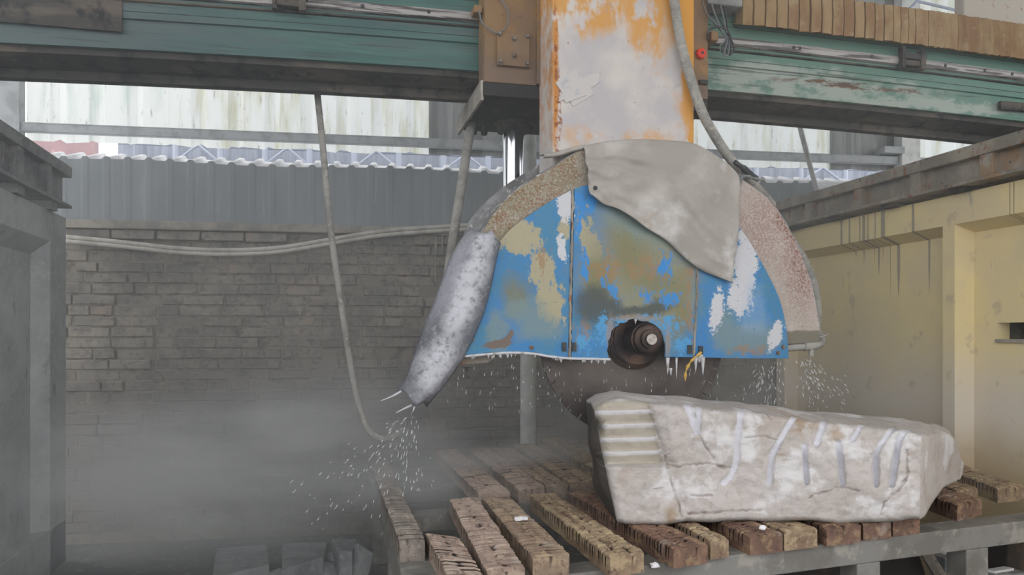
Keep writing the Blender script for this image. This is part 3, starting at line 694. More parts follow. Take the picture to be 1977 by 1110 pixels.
# underside fittings
for (px_, py_) in ((915, 232), (935, 232)):
    p = PY(px_, py_, 4.55)
    obj('underside_lug', MB().lathe((p.x, p.y, zb0 - .05), (0, 0, -1), [(0, .022), (.03, .022), (.05, .016)], 10), M['darksteel'], cg)
cxp = PY(991, 240, 4.45)
obj('cylinder_flange', MB().lathe((cxp.x, 4.45, zb0 - .05), (0, 0, -1), [(0, .115), (.02, .115), (.021, .10), (.05, .095), (.055, .07)], 28), M['darksteel'], cg, smooth=True, auto=30)
obj('cylinder_rod', MB().lathe((cxp.x, 4.45, zb0 - .10), (0, 0, -1), [(0, .063), (.72, .063)], 40), M['chrome'], cg, smooth=True, auto=40, label='polished chrome cylinder rod')
# small fittings on the plate: knob, wire loop, fitting block
p = PY(1353, 104, 3.94)
kn = obj('knob', MB().lathe((p.x, 3.955, p.z), (0, -1, 0), [(0, .012), (.012, .012), (.0125, .030), (.03, .027), (.034, .016)], 9), M['redknob'], cg, label='red knob')
obj('knob_hub', MB().lathe((p.x, 3.955, p.z), (0, -1, 0), [(.03, .008), (.037, .008)], 10), M['wire'], kn)
p = PY(1358, 160, 3.95); obj('latch', MB().box((p.x - .03, 3.93, p.z - .012), (p.x + .02, 3.952, p.z + .012)), M['wire'], cg, bevel=.003)
p = PY(925, 20, 3.97); obj('junction_fitting', MB().box((p.x - .03, 3.95, p.z - .02), (p.x + .012, 4.03, p.z + .02)), M['ochre'], cg, bevel=.004)
path = bez([PY(925, 20, 3.94), PY(932, 45, 3.93), PY(960, 64, 3.92), PY(978, 50, 3.92), PY(981, 25, 3.92), PY(970, 3, 3.93), PY(955, -8, 3.945)])
tag(obj('wire_loop', MB().tube(path, .004, 8), M['greywire'], smooth=True), 'thin grey wire looped across the ochre plate beside the bolted plate', 'wire')
# wire bundle hanging over the rail on the other side
bx = [(1352, -5), (1385, 20), (1400, 50), (1408, 75)]
wb_ = thing('wire_bundle', PY(1400, 60, 3.93), 'tangle of dark wires dangling over the pale rail beside the column', 'wires')
for j in range(6):
    o = (j - 2.5) * 4
    pts = [PY(1355 + j * 8, -14 + j * 3, 3.94), PY(1372 + o + j * 4, 22 + (j % 2) * 8, 3.92 + .006 * j), PY(1396 + o * .9, 52 + (j % 3) * 5, 3.92), PY(1405 + o * .4, 74, 3.915 + .004 * j), PY(1400 + o * 1.1, 92 + (j % 3) * 6, 3.92), PY(1404, 108 - (j % 2) * 6, 3.93)]
    obj('strand', MB().tube(bez(pts, 8), .0038 + .0008 * (j % 3), 7), M['wire'] if j % 2 else M['greywire'], wb_, smooth=True)
path = bez([PY(1366, 78, 3.93), PY(1368, 60, 3.925), PY(1385, 52, 3.92), PY(1405, 60, 3.92), PY(1412, 78, 3.92), PY(1418, 92, 3.925), PY(1410, 106, 3.93)], 8)
obj('strand', MB().tube(path, .0055, 8), M['wire'], wb_, smooth=True)
p = PY(1373, 73, 3.97); obj('terminal_box', MB().box((p.x - .02, 3.93, p.z - .03), (p.x + .025, 4.04, p.z + .025)), M['ochre'], wb_, bevel=.006)
p = PY(1395, 0, 3.98); 
mb = MB().box((p.x - .12, 3.93, p.z - .05), (p.x + .10, 4.06, p.z + .2)); obj('cable_gland_box', mb, M['greyrunway'], wb_, bevel=.01)

# ================================================================ SAW HEAD
nut = PY(1257, 655, 3.56)
SX, SZ = nut.x, nut.z
hd = thing('stone_saw', (SX, 3.8, SZ), 'huge circular saw head with blue worn guard on an orange and white column', 'saw')
# column
xc0, xc1 = PY(1041, 100, 3.945).x, PY(1340, 100, 3.70).x
col = obj('column', MB().box((xc0, 3.70, 2.42), (xc1, 3.945, 4.3)), M['column'], hd, bevel=.006, label='white and orange column')
mb = MB(); sp = [(1072, 160), (1100, 140), (1112, 133), (1118, 150), (1157, 140), (1158, 158), (1140, 170), (1146, 182), (1106, 206), (1098, 190), (1077, 196), (1086, 180)]
mb.prism([PY(a, b, 3.699) for a, b in sp], (0, -.003, 0))
obj('torn_paper', mb, M['paper'], col, label='torn white paper sticker')
mb = MB(); mb.prism([PY(a, b, 3.697) for a, b in ((1088, 192), (1125, 178), (1132, 184), (1092, 199))], (0, -.006, 0)); obj('paper_fold', mb, M['paper'], col)

# hood outline (outer / inner curves) at Y = 3.62
YH, YB = 3.62, 4.05
outer = bez([PY(*p, YH) for p in ((872, 690), (884, 610), (905, 530), (940, 432), (997, 368), (1060, 328), (1123, 290), (1205, 274), (1285, 273), (1360, 296), (1430, 345), (1484, 385), (1522, 440), (1552, 505), (1572, 570), (1582, 640), (1580, 660))], 6)
inner = bez([PY(*p, YH) for p in ((905, 690), (918, 620), (940, 530), (968, 458), (1015, 420), (1060, 390), (1108, 366), (1190, 345), (1260, 345), (1330, 362), (1395, 405), (1440, 455), (1475, 515), (1502, 570), (1515, 610), (1519, 645), (1521, 664))], 6)
n_ = len(outer)
inward = [ (b - a).normalized() for a, b in zip(outer, inner)]
mb = MB()
i2 = [a + (b - a) * 1.06 for a, b in zip(outer, inner)]
mb.grid([outer, i2, [p + Vector((0, .012, 0)) for p in i2], [p + w * .012 + Vector((0, .012, 0)) for p, w in zip(outer, inward)]])
hood = obj('hood', mb, M['band'], hd, label='beige rust-speckled hood band')
bkf = bez([PY(*p, YB) for p in ((848, 690), (860, 610), (880, 525), (904, 432), (964, 368), (1027, 326), (1095, 288), (1170, 276), (1240, 276))], 6)
mb = MB(); bk = bkf + [p + Vector((0, YB - YH, 0)) for p in outer[len(bkf):]]
mb.grid([outer, [p + Vector((0, .02, 0)) - w * .006 for p, w in zip(outer, inward)], [p + Vector((0, YB - YH - .02, 0)) - w * .006 for p, w in zip(outer, inward)], bk])
obj('hood_rim', mb, M['rim'], hood, solid=.008)
mb = MB(); mb.prism(bk, (0, .01, 0)); obj('hood_back', mb, M['darksteel'], hood)
# blue side panels
def panel(pts, Y=YG, th=.012, lab=None, name='side_panel', mt='blue'):
    m = MB(); m.prism([PY(a, b, Y) for a, b in pts], (0, th, 0))
    o = obj(name, m, M[mt], hd, label=lab, bevel=.0015); return o
def crv(pts, n=5):
    v = bez([Vector((a, b, 0)) for a, b in pts], n); return [(p.x, p.y) for p in v]
left_pts = crv([(965, 466), (985, 443), (1015, 420), (1060, 390), (1103, 367)]) + [(1101, 480), (1099, 600), (1097, 690)] + crv([(1095, 689), (1060, 686), (1030, 680), (985, 679), (940, 681), (897, 686)]) + crv([(905, 660), (922, 600), (940, 530), (955, 490)])
panel(left_pts, lab='blue panel with tan worn streaks beside the rubber flap')
rj = random.Random(21)
notch = []
for k in range(27):
    th = math.pi * (1.0 - k / 26) if k < 26 else 0
    x = 1229 + 55 * math.cos(th); y = 676 - 59 * math.sin(th) ** .8
    notch.append((x + (rj.random() - .5) * (5 if k < 18 else 2), y + (rj.random() - .5) * (5 if k < 18 else 2)))
mid_pts = crv([(1109, 364), (1135, 357), (1190, 348), (1260, 348), (1310, 358), (1347, 373)]) + [(1346, 500), (1343, 600), (1338, 690)] + [(1284, 689)] + list(reversed(notch)) + [(1176, 693), (1130, 691), (1103, 690)]
panel(mid_pts, lab='middle blue panel with ragged notch around the spindle')
right_pts = crv([(1350, 375), (1395, 405), (1440, 455), (1475, 515), (1502, 570), (1516, 620), (1521, 660), (1523, 692)]) + [(1430, 692), (1341, 690), (1345, 600), (1348, 500)]
panel(right_pts, lab='blue panel with white scraped patch beside the beige band')
# seams between panels: weld beads with tabs
for seam in ([(1106, 366), (1104, 480), (1101, 600), (1100, 692)], [(1349, 374), (1347, 500), (1344, 600), (1339, 692)]):
    c = crv(seam, 14); pts = [PY(a + (rj.random() - .5) * 2, b, YG - .002) for a, b in c]
    rs = [.0045 + rj.random() * .004 for _ in pts]
    obj('seam', MB().tube(pts, rs, 6), M['runway'], hd)
for (a, b) in ((1089, 669), (1108, 669), (1331, 674), (1352, 676)):
    obj('hinge_tab', MB().prism([PY(a + x, b + y, YG - .002) for x, y in ((-4, -8), (4, -8), (4, 9), (-4, 9))], (0, -.008, 0)), M['wire'], hd)
for (a, b) in ((1026, 671), (1512, 670), (1502, 681), (911, 656)):
    obj('bolt', MB().lathe(PY(a, b, YG), (0, -1, 0), [(0, .012), (.004, .012), (.0042, .008), (.01, .008)], 8), M['boltsteel'], hd)
# lip along the torn lower edge of the panel with lime drips
lip = crv([(897, 688), (940, 684), (985, 681), (1030, 683), (1060, 688), (1100, 692), (1150, 693), (1178, 694)], 8)
obj('lower_lip', MB().tube([PY(a, b, YG - .004) for a, b in lip], .0065, 8), M['lime'], hd, smooth=True, label='lime-crusted lower lip')
c2 = random.Random(5)
def icicle(px_, py_, ln, w):
    p = PY(px_, py_, YG + .002); k = TY(px_, YG) / FPX
    obj('lime_drip', MB().lathe(p + Vector((0, 0, .004)), (0, 0, -1), [(0, w * k), (ln * k * .35, w * k * .75), (ln * k * .8, w * k * .35), (ln * k, w * k * .1)], 7), M['lime'], hd, smooth=True)
for a in range(905, 1178, 1):
    if c2.random() < .13: icicle(a, lerp_path([Vector((x, y, 0)) for x, y in lip], (a - 897) / 281).y, 5 + c2.random() * 7, 3 + c2.random() * 3)
for a, b, ln, w in ((1289, 692, 32, 4), (1295, 712, 14, 3), (1306, 692, 40, 2.4), (1343, 690, 30, 4), (1357, 690, 36, 4.5), (1350, 686, 16, 8), (1227, 618, 9, 3)): icicle(a, b, ln, w)
mb = MB(); mb.tube(bez([PY(1354, 680, 3.58), PY(1340, 692, 3.575), PY(1331, 702, 3.575), PY(1324, 718, 3.58), PY(1323, 735, 3.58)], 6), [.006 + .003 * math.sin(k) for k in range(25)], 7)
tag(obj('rag_strip', mb, M['strap'], smooth=True), 'frayed yellow rag strip dangling from the blue guard beside white drips', 'rag')
# broken flange stub left of the lip
obj('bracket_stub', MB().prism([PY(a, b, 3.66) for a, b in ((885, 690), (948, 684), (951, 694), (942, 700), (880, 704))], (0, .12, 0)), M['runway'], hd)

# blade and spindle
YBL = 3.78
tb = TY(1225, YBL); BRAD = 188 / FPX * tb
mb = MB(); prof = []
NB = 96
ring = []
front_, back_ = [], []
mb.lathe((SX, YBL - .006, SZ), (0, 1, 0), [(0, .10), (0, BRAD - .03), (.012, BRAD - .03), (.012, .10)], 96)
blade = obj('blade', mb, M['blade'], hd, smooth=True, auto=30, label='dark steel saw blade')
for k in range(40):
    a0 = 2 * math.pi * k / 40; a1 = a0 + 2 * math.pi / 40 * .82
    q = []
    for a in (a0, (a0 + a1) / 2, a1):
        for r in (BRAD - .032, BRAD): q.append((SX + r * math.cos(a), SZ + r * math.sin(a)))
    poly = [q[0], q[2], q[4], q[5], q[3], q[1]]
    obj('tooth_segment', MB().prism([(x, YBL - .008, z) for x, z in poly], (0, .016, 0)), M['blade'], blade)
mb = MB().lathe((SX, YBL - .006, SZ), (0, -1, 0), [(0, .158), (.014, .158), (.016, .150), (.024, .150), (.026, .141), (.034, .140), (.036, .132), (.042, .130), (.0425, .09)], 56)
obj('clamping_flange', mb, M['hub'], hd, smooth=True, auto=30)
mb = MB().lathe((SX, YBL - .045, SZ), (0, -1, 0), [(0, .074), (.09, .074), (.091, .084), (.125, .084), (.128, .078), (.15, .076), (.156, .066), (.157, .052)], 48)
spd = obj('spindle', mb, M['hub'], hd, smooth=True, auto=30)
mb = MB().lathe((SX, YBL - .205, SZ), (0, -1, 0), [(0, .050), (.012, .048), (.014, .030), (.022, .029), (.024, .024)], 40); obj('spindle_nut', mb, M['hub'], spd, smooth=True, auto=30)
mb = MB().lathe((SX, YBL - .228, SZ), (0, -1, 0), [(0, .0275), (.004, .0265), (.005, .008), (.008, .006)], 32); obj('spindle_cap', mb, M['nutcap'], spd, smooth=True, auto=30, label='pale spindle end cap')
# spindle shaft running back into a housing behind the hood
mb = MB().lathe((SX, YBL, SZ), (0, 1, 0), [(0, .12), (.24, .12), (.26, .16), (.5, .16), (.52, .14)], 40); obj('spindle_housing', mb, M['darksteel'], hd, smooth=True, auto=30)
# cylinder bracket on the hood back
obj('cylinder_bracket', MB().box((cxp.x - .09, 4.06, 2.02), (cxp.x + .09, 4.54, zb0 - .10 - .70)), M['darksteel'], hd, bevel=.006)

# rubber splash flap
Lf = bez([PY(*p, 3.60) for p in ((912, 436), (880, 480), (862, 520), (836, 590), (812, 650), (790, 715), (768, 756))], 10)
Rf = bez([PY(*p, 3.585) for p in ((967, 460), (960, 490), (945, 560), (932, 606), (905, 670), (870, 725), (822, 787))], 10)
rows = []; nu = 22
for i in range(len(Lf)):
    v = i / (len(Lf) - 1); row = []
    for j in range(nu + 1):
        u = j / nu
        p = Lf[i].lerp(Rf[i], u)
        bul = math.sin(math.pi * u) ** .8 * (.085 - .01 * v)
        nz_ = mnoise.noise(Vector((u * 3, v * 7, 2.0))) * .012 + mnoise.noise(Vector((u * 9, v * 22, 5.0))) * .005
        p = p + Vector((0, -bul - nz_, 0))
        if v > .93: p.z += (v - .93) * (.25 * math.sin(u * 9) + .0)
        if v < .06: p.z -= (.06 - v) * .5 * abs(math.sin(u * 5 + .4))
        row.append(p)
    rows.append(row)
mb = MB(); mb.grid(rows)
flap = obj('splash_flap', mb, M['rubber'], hd, smooth=True, solid=.009, label='slurry-coated grey rubber splash flap with painted-in highlight')
p = PY(946, 467, 3.555)
obj('washer', MB().lathe(p + Vector((0, .005, 0)), (0, -1, 0), [(0, .034), (.006, .034), (.007, .03)], 16), M['wire'], flap)
obj('flap_bolt', MB().lathe(p, (0, -1, 0), [(0, .012), (.009, .012), (.012, .008)], 10), M['nutcap'], flap)
mb = MB()
for a in ([(775, 755), (757, 765), (735, 774)], [(795, 782), (778, 790), (765, 797)], [(800, 785), (797, 795)]):
    mb.tube(bez([PY(x, y, 3.57) for x, y in a], 5), [.006 - .0045 * k / (5 * (len(a) - 1)) for k in range(5 * (len(a) - 1) + 1)], 6)
obj('frayed_threads', mb, M['lime'], flap)
# water pipe at the other end of the hood, with ribbed supply hose
mb = MB(); mb.tube([PY(1515, 672, 3.64), PY(1556, 669, 3.64)], .019, 16); mb.tube([PY(1552, 669, 3.64), PY(1576, 666, 3.64)], .025, 16); mb.tube(bez([PY(1574, 667, 3.64), PY(1584, 663, 3.66), PY(1585, 653, 3.70), PY(1574, 632, 3.76)], 5), .021, 14)
mb.tube([PY(1566, 668, 3.64), PY(1566, 688, 3.64)], .013, 12)
obj('spray_pipe', mb, M['hose'], hd, smooth=True, auto=40, label='grey plastic spray pipe')
mb = MB(); mb.tube([PY(1522, 664, 3.63), PY(1560, 660, 3.63), PY(1600, 645, 3.62)], [.006, .006, .003], 8)
obj('bent_wire', mb, M['chrome'], hd)
def ribbed(path, r, pitch, n=14, amp=.12):
    L_ = [0]
    for a, b in zip(path, path[1:]): L_.append(L_[-1] + (b - a).length)
    tot = L_[-1]; k = int(tot / pitch * 4); pts = []; rs = []
    for i in range(k + 1):
        pts.append(lerp_path(path, i / k)); rs.append(r * (1 + amp * (.5 - .5 * math.cos(i * math.pi / 2)) ) )
    m = MB(); m.tube(pts, rs, n); return m
p_ = bez([PY(1470, 400, 4.0), PY(1505, 440, 3.97), PY(1545, 495, 3.92), PY(1568, 550, 3.86), PY(1575, 600, 3.80), PY(1570, 640, 3.76)], 10)
obj('ribbed_hose', ribbed(p_, .031, .022), M['hose'], hd, smooth=True, label='pale ribbed water hose')

# tarp
Tt = bez([PY(*p, 3.60) for p in ((1127, 284), (1180, 274), (1230, 271), (1290, 273), (1345, 280), (1400, 312), (1429, 340))], 10)
Tb = bez([PY(*p, 3.56) for p in ((1139, 374), (1163, 393), (1195, 404), (1245, 437), (1292, 466), (1345, 514), (1415, 545))], 10)
rows = []; nv = 34
def tz(u, v): return mnoise.noise(Vector((u * 2.4, v * 2.2, 1.5))) * .034 + mnoise.noise(Vector((u * 6 + v * 3, v * 5, 7.0))) * .018 - abs(mnoise.noise(Vector((u * 3 - v * 4, v * 2 + u, 11.0)))) * .03
for b in range(4):
    d = (4 - b) / 4
    rows.append([p + Vector((0, .068 * d, .012 * (1 - d) * 0 - .0 * d + (.01 if d < 1 else -.0))) for p in Tt])
for k in range(nv + 1):
    v = k / nv; row = []
    for i in range(len(Tt)):
        u = i / (len(Tt) - 1)
        p = Tt[i].lerp(Tb[i], v)
        left = -.012 * math.sin(math.pi * v) if i == 0 else 0
        p = p + Vector((left * 0, -.02 * math.sin(math.pi * min(1, v * 1.1)) - .012 - tz(u, v) * min(1, 3 * v), .010 * math.sin(min(1, v * 8) * math.pi / 2) * 0))
        if v < .1: p.y += .012 * (1 - v / .1)
        row.append(p)
    rows.append(row)
mb = MB(); mb.grid(rows)
tp = thing('tarp', PY(1290, 280, 3.62), 'grubby off-white tarp draped over the top of the saw hood', 'tarp')
obj('sheet', mb, M['tarp'], tp, smooth=True, solid=.007, offs=1)
# narrow turned edge running back to the column base
A = bez([PY(*p, 3.63) for p in ((1048, 300), (1075, 297), (1105, 288), (1129, 283))], 6)
mb = MB(); mb.grid([[p + Vector((0, .06, .012)) for p in A], [p + Vector((0, -.005, .006)) for p in A], [p + Vector((0, -.025, -.004)) for p in A], [p + Vector((0, -.012, -.016)) for p in A]])
obj('turned_edge', mb, M['tarp'], tp, smooth=True, solid=.006)
obj('eyelet', MB().lathe(PY(1149, 363, 3.535), (0, -1, 0), [(0, .011), (.004, .011), (.005, .007)], 14), M['wire'], tp)
mb = MB(); mb.tube(bez([PY(1426, 348, 3.60), PY(1437, 340, 3.60), PY(1450, 343, 3.61), PY(1466, 347, 3.64), PY(1474, 345, 3.66)], 5), [.006, .007, .008, .010, .012] * 4 + [.009], 8)
mb.tube(bez([PY(1427, 335, 3.60), PY(1432, 345, 3.59), PY(1428, 360, 3.59)], 5), .005, 7)
obj('tie_rope', mb, M['greyrunway'], tp, smooth=True)
mb = MB(); mb.tube(bez([PY(1417, 312, 3.72), PY(1432, 322, 3.70), PY(1447, 336, 3.68), PY(1462, 345, 3.66)], 5), [.012] * 6 + [.018] * 6 + [.014] * 4, 9); obj('tie_end', mb, M['wire'], tp, smooth=True)

# ================================================================ HOSES AND PIPES
def hose(name, pts, r, lab, cat, mt='hose', rib=None):
    path = bez(pts, 10)
    m = ribbed(path, r, rib, 12, .10) if rib else MB().tube(path, r, 12)
    return tag(obj(name, m, M[mt], smooth=True), lab, cat)
hose('water_hose', [PY(1298, -25, 3.66), PY(1312, 70, 3.655), PY(1330, 140, 3.655), PY(1355, 215, 3.66), PY(1388, 275, 3.70), PY(1422, 322, 3.75), PY(1445, 345, 3.80), PY(1490, 395, 3.98)], .024, 'thick grey reinforced hose hanging in front of the column down to the tarp', 'hose', rib=.012)
hose('hanging_hose', [PY(612, 176, 4.5), PY(622, 270, 4.5), PY(638, 440, 4.5), PY(655, 560, 4.5), PY(673, 680, 4.5), PY(690, 770, 4.5), PY(712, 830, 4.5), PY(745, 848, 4.5), PY(772, 835, 4.5)], .018, 'pale grey hose hanging from the girder in front of the brick wall', 'hose')
hose('drain_pipe', [PY(911, 232, 4.5), PY(900, 300, 4.47), PY(886, 390, 4.43), PY(872, 480, 4.4), PY(862, 560, 4.38)], .027, 'stiff grey pipe slanting from the carriage down behind the rubber flap', 'pipe')
hose('slack_hose', [PY(1530, 170, 5.9), PY(1543, 238, 5.9), PY(1556, 290, 5.9), PY(1573, 352, 5.9), PY(1595, 420, 5.85)], .021, 'thin pale hose hanging beyond the girder in front of the bright sheets', 'hose', mt='pvc')
xpp = PY(1020, 700, 5.75).x
mb = MB().lathe((xpp, 5.75, 0), (0, 0, 1), [(0, .062), (3.9, .062)], 24)
tag(obj('white_standpipe', mb, M['pvc'], smooth=True, auto=40), 'upright white plastic pipe standing behind the saw blade', 'pipe')
# drooping pair of pipes along the brick wall
cb = thing('drooping_pipes', PW(460, 485, .1), 'slack pair of pale pipes drooping along the top of the brick wall', 'pipes')
for d in (-5, 5):
    pts = [PW(x, y + d * .8, .10) for x, y in ((126, 461), (240, 472), (340, 483), (440, 487), (540, 482), (640, 466), (740, 450), (860, 441), (930, 438))]
    obj('pipe', MB().tube(bez(pts, 8), .017, 9), M['palepipe'], cb, smooth=True)
mb = MB()
for (a, b, c, d) in ((842, 448, 842, 490), (854, 448, 854, 490), (842, 448, 854, 448), (842, 469, 854, 469), (842, 490, 854, 490)):
    mb.tube([PW(a, b, .06), PW(c, d, .06)], .007, 6)
mb.tube([PW(840, 448, .06), PW(841, 545, .06)], .006, 6)
tag(obj('wall_bracket', mb, M['ledge']), 'small pale ladder-like bracket on the brick wall beside the slanting pipe', 'bracket')

# ================================================================ STONE
stn = []
def st(sx, sil, bot, tf, tb, ltx=None):
    stn.append((sx, sil, bot, tf, tb))
# (front top px, front bottom px, silhouette y, bottom y, t front, t back)
KEY = [(1147, 1192, 772, 1009, 3.16, 3.60), (1165, 1205, 761, 1012, 3.16, 3.66), (1200, 1232, 755, 1013, 3.17, 3.70), (1250, 1275, 761, 1013, 3.18, 3.72), (1310, 1325, 764, 1008, 3.19, 3.72), (1370, 1380, 771, 1009, 3.20, 3.72), (1440, 1445, 778, 1006, 3.21, 3.72),
       (1510, 1512, 784, 1005, 3.22, 3.72), (1570, 1570, 794, 1006, 3.23, 3.72), (1620, 1620, 796, 1011, 3.23, 3.74), (1680, 1680, 801, 1008, 3.24, 3.76), (1735, 1738, 806, 1006, 3.25, 3.80), (1778, 1776, 812, 1004, 3.26, 3.82), (1793, 1788, 815, 990, 3.32, 3.83), (1812, 1804, 818, 968, 3.42, 3.84), (1834, 1820, 826, 942, 3.55, 3.85), (1848, 1840, 846, 932, 3.66, 3.86), (1856, 1853, 884, 926, 3.76, 3.87)]
GRV = [([(1349, 768), (1349, 800), (1346, 832)], 5.5), ([(1322, 772), (1334, 800), (1346, 832)], 7), ([(1433, 776), (1428, 815), (1423, 855), (1421, 895), (1411, 918), (1397, 932)], 6), ([(1540, 797), (1522, 822), (1504, 852), (1490, 880), (1485, 932)], 5.5),
       ([(1598, 796), (1588, 822), (1577, 856)], 6), ([(1553, 860), (1555, 900), (1557, 932)], 5), ([(1680, 804), (1660, 825), (1646, 848)], 5), ([(1619, 856), (1623, 895), (1626, 934)], 5.5), ([(1729, 817), (1714, 838), (1700, 858), (1691, 878), (1691, 935)], 5.5), ([(1768, 824), (1748, 830), (1735, 850), (1729, 883), (1722, 935)], 6)]
CRK = [([(1287, 897), (1310, 902), (1328, 897), (1365, 895), (1391, 899), (1413, 904)], 1.5), ([(1284, 880), (1287, 897), (1292, 917), (1300, 943), (1310, 970), (1316, 998)], 2.0), ([(1751, 870), (1752, 920), (1734, 947), (1707, 970), (1702, 993)], 2.0),
       ([(1328, 992), (1380, 990), (1420, 986), (1470, 985)], 1.6), ([(1345, 832), (1362, 862), (1378, 885)], 1.8), ([(1335, 957), (1375, 957)], 1.6), ([(1440, 845), (1475, 842), (1500, 850)], 1.3), ([(1560, 960), (1620, 940), (1660, 948)], 1.5), ([(1385, 900), (1400, 905)], 1.5), ([(1250, 775), (1256, 800), (1266, 828), (1274, 850)], 2.0), ([(1480, 800), (1491, 812)], 1.2)]
def segd(px, py, a, b):
    dx, dy = b[0] - a[0], b[1] - a[1]; q = dx * dx + dy * dy
    t = max(0, min(1, ((px - a[0]) * dx + (py - a[1]) * dy) / q)); return math.hypot(px - a[0] - t * dx, py - a[1] - t * dy)
def kinterp(s):
    x = s * (len(KEY) - 1); i = min(int(x), len(KEY) - 2); w = x - i; return [a + (b - a) * w for a, b in zip(KEY[i], KEY[i + 1])]
NS, NF, NT_, NK, NBt = 330, 120, 26, 22, 10
vs = []; attr = {'crack': [], 'groove': [], 'sawn': [], 'ridge': [], 'end_shade': []}
ZB = .832
def sm(a, b, x): t = max(0, min(1, (x - a) / (b - a))); return t * t * (3 - 2 * t)
for i in range(NS + 1):
    s = i / NS
    ftx, fbx, sil, bot, tf, tbk = kinterp(s)
    sil += mnoise.noise(Vector((s * 16, 3, 0))) * 2.5 + mnoise.noise(Vector((s * 50, 5, 0))) * 1.0
    bot = bot + mnoise.noise(Vector((s * 14, 9, 0))) * 5
    fty = HY + (sil - HY) * tbk / tf - 3
    end = 0.0
    # front
    for j in range(NF):
        v = j / (NF - 1)
        px = fbx + (ftx - fbx) * v; py = bot + (fty - bot) * v
        dep = 0.0; g = sa = rg = 0.0
        # big facets
        n1 = mnoise.fractal(Vector((px * .011, py * .014, 0)), 1.0, 2.0, 5)
        n2 = mnoise.noise(Vector((px * .05, py * .06, 4)))
        n3 = mnoise.ridged_multi_fractal(Vector((px * .02 + 5, py * .026, 8)), 1.0, 2.0, 3, 1.0, 2.0)
        dep += n1 * .013 + n2 * .003 - n3 * .003
        # shelf line across the right half
        shelf = 862 + 10 * mnoise.noise(Vector((px * .03, 1, 1))) - (px - 1540) * .03
        if px > 1450: dep += -.040 * sm(-10, 14, py - shelf) * sm(1450, 1560, px) * (1 - sm(1780, 1800, px))
        # hollow low right
        dep += .018 * sm(0, 40, py - (1005 - abs(px - 1700) * .5)) * sm(1600, 1660, px)
        # sawn step region at the left
        edge = 1250 + max(0, (py - 765)) * .24
        m = (1 - sm(edge - 6, edge + 8, px)) * (1 - sm(893, 905, py))
        if m > 0:
            ph = ((py - 769 - (px - 1150) * -.03) / 26.5) % 1.0
            dep += m * (.055 + .016 * (ph if ph < .82 else (1 - ph) / .18 * .82) - .01)
            sa = m * sm(.08, .35, ph) * (1 - sm(.86, .96, ph)); rg = m * (1 - sa)
        edge2 = edge + 34 - max(0, (py - 765)) * .10
        if edge < px < edge2 and py < 905: dep += .03 * (1 - (px - edge) / (edge2 - edge)) * (1 - m)
        # big lobe and diagonal crack
        dcr = abs((px - 1270) - (py - 760) * .22)
        if dcr < 10 and py > 890: dep += .008 * (1 - dcr / 10)
        # drill grooves
        for path, w in GRV:
            if px < min(p[0] for p in path) - 16 or px > max(p[0] for p in path) + 16 or py > max(p[1] for p in path) + 16 or py < min(p[1] for p in path) - 16: continue
            d = min(segd(px, py, a, b) for a, b in zip(path, path[1:]))
            w_ = w + mnoise.noise(Vector((px * .1, py * .05, 2))) * 1.3
            if d < w_ + 1.5:
                q = sm(w_ + 1.5, w_ - 1.5, d); g = max(g, q)
                dep = dep * (1 - .5 * q) + q * (.003 + .009 * math.sqrt(max(0, 1 - (d / (w_ + 1.6)) ** 2)))
        # rounded edges
        rt = max(0, 1 - (1 - v) / .07); dep += .05 * (1 - math.sqrt(max(0, 1 - rt * rt)))
        rbm = max(0, 1 - v / .05); dep += .04 * (1 - math.sqrt(max(0, 1 - rbm * rbm)))
        rl = max(0, 1 - (px - (fbx + (ftx - fbx) * v if s == 0 else KEY[0][1] + (KEY[0][0] - KEY[0][1]) * v)) / 16)
        dep += .03 * (1 - math.sqrt(max(0, 1 - rl * rl))) if s < .06 else 0
        ck = 0.0
        for path, w in CRK:
            if px < min(p[0] for p in path) - 8 or px > max(p[0] for p in path) + 8 or py > max(p[1] for p in path) + 8 or py < min(p[1] for p in path) - 8: continue
            jx = mnoise.noise(Vector((px * .12, py * .12, 6))) * 3
            d = min(segd(px + jx, py + jx, a, b) for a, b in zip(path, path[1:]))
            q = sm(w * 1.9, w * .4, d); ck = max(ck, q * (.55 + .45 * mnoise.noise(Vector((px * .06, py * .06, 1))))); dep += q * .006
        attr['crack'].append(max(0.0, ck))
        vs.append(PT(px, py, tf + dep)); attr['groove'].append(g); attr['sawn'].append(sa); attr['ridge'].append(rg); attr['end_shade'].append(0.0)
    pf = vs[-1].copy(); p0 = vs[-NF].copy()
    bt = PT(ftx - 14, sil, tbk)
    for j in range(1, NT_ + 1):
        w = j / (NT_ + 1); p = pf.lerp(bt, w)
        p.z += .012 * math.sin(math.pi * w) + mnoise.fractal(Vector((p.x * 7, p.y * 7, 2)), 1, 2, 4) * .010 * math.sin(math.pi * w)
        vs.append(p); attr['crack'].append(0); attr['groove'].append(0); attr['sawn'].append(0); attr['ridge'].append(0); attr['end_shade'].append(0)
    bb = PT(fbx - 36, HY, tbk); bb.z = max(ZB + .02, p0.z)
    for j in range(NK):
        w = j / (NK - 1); p = bt.lerp(bb, w); p.y += mnoise.fractal(Vector((p.x * 5, 0, p.z * 5)), 1, 2, 4) * .02
        vs.append(p); attr['crack'].append(0); attr['groove'].append(0); attr['sawn'].append(0); attr['ridge'].append(0); attr['end_shade'].append(0)
    for j in range(1, NBt + 1):
        w = j / (NBt + 1); p = bb.lerp(p0, w)
        vs.append(p); attr['crack'].append(0); attr['groove'].append(0); attr['sawn'].append(0); attr['ridge'].append(0); attr['end_shade'].append(0)
per = NF + NT_ + NK + NBt
fs_ = [(i * per + j, i * per + (j + 1) % per, (i + 1) * per + (j + 1) % per, (i + 1) * per + j) for i in range(NS) for j in range(per)]
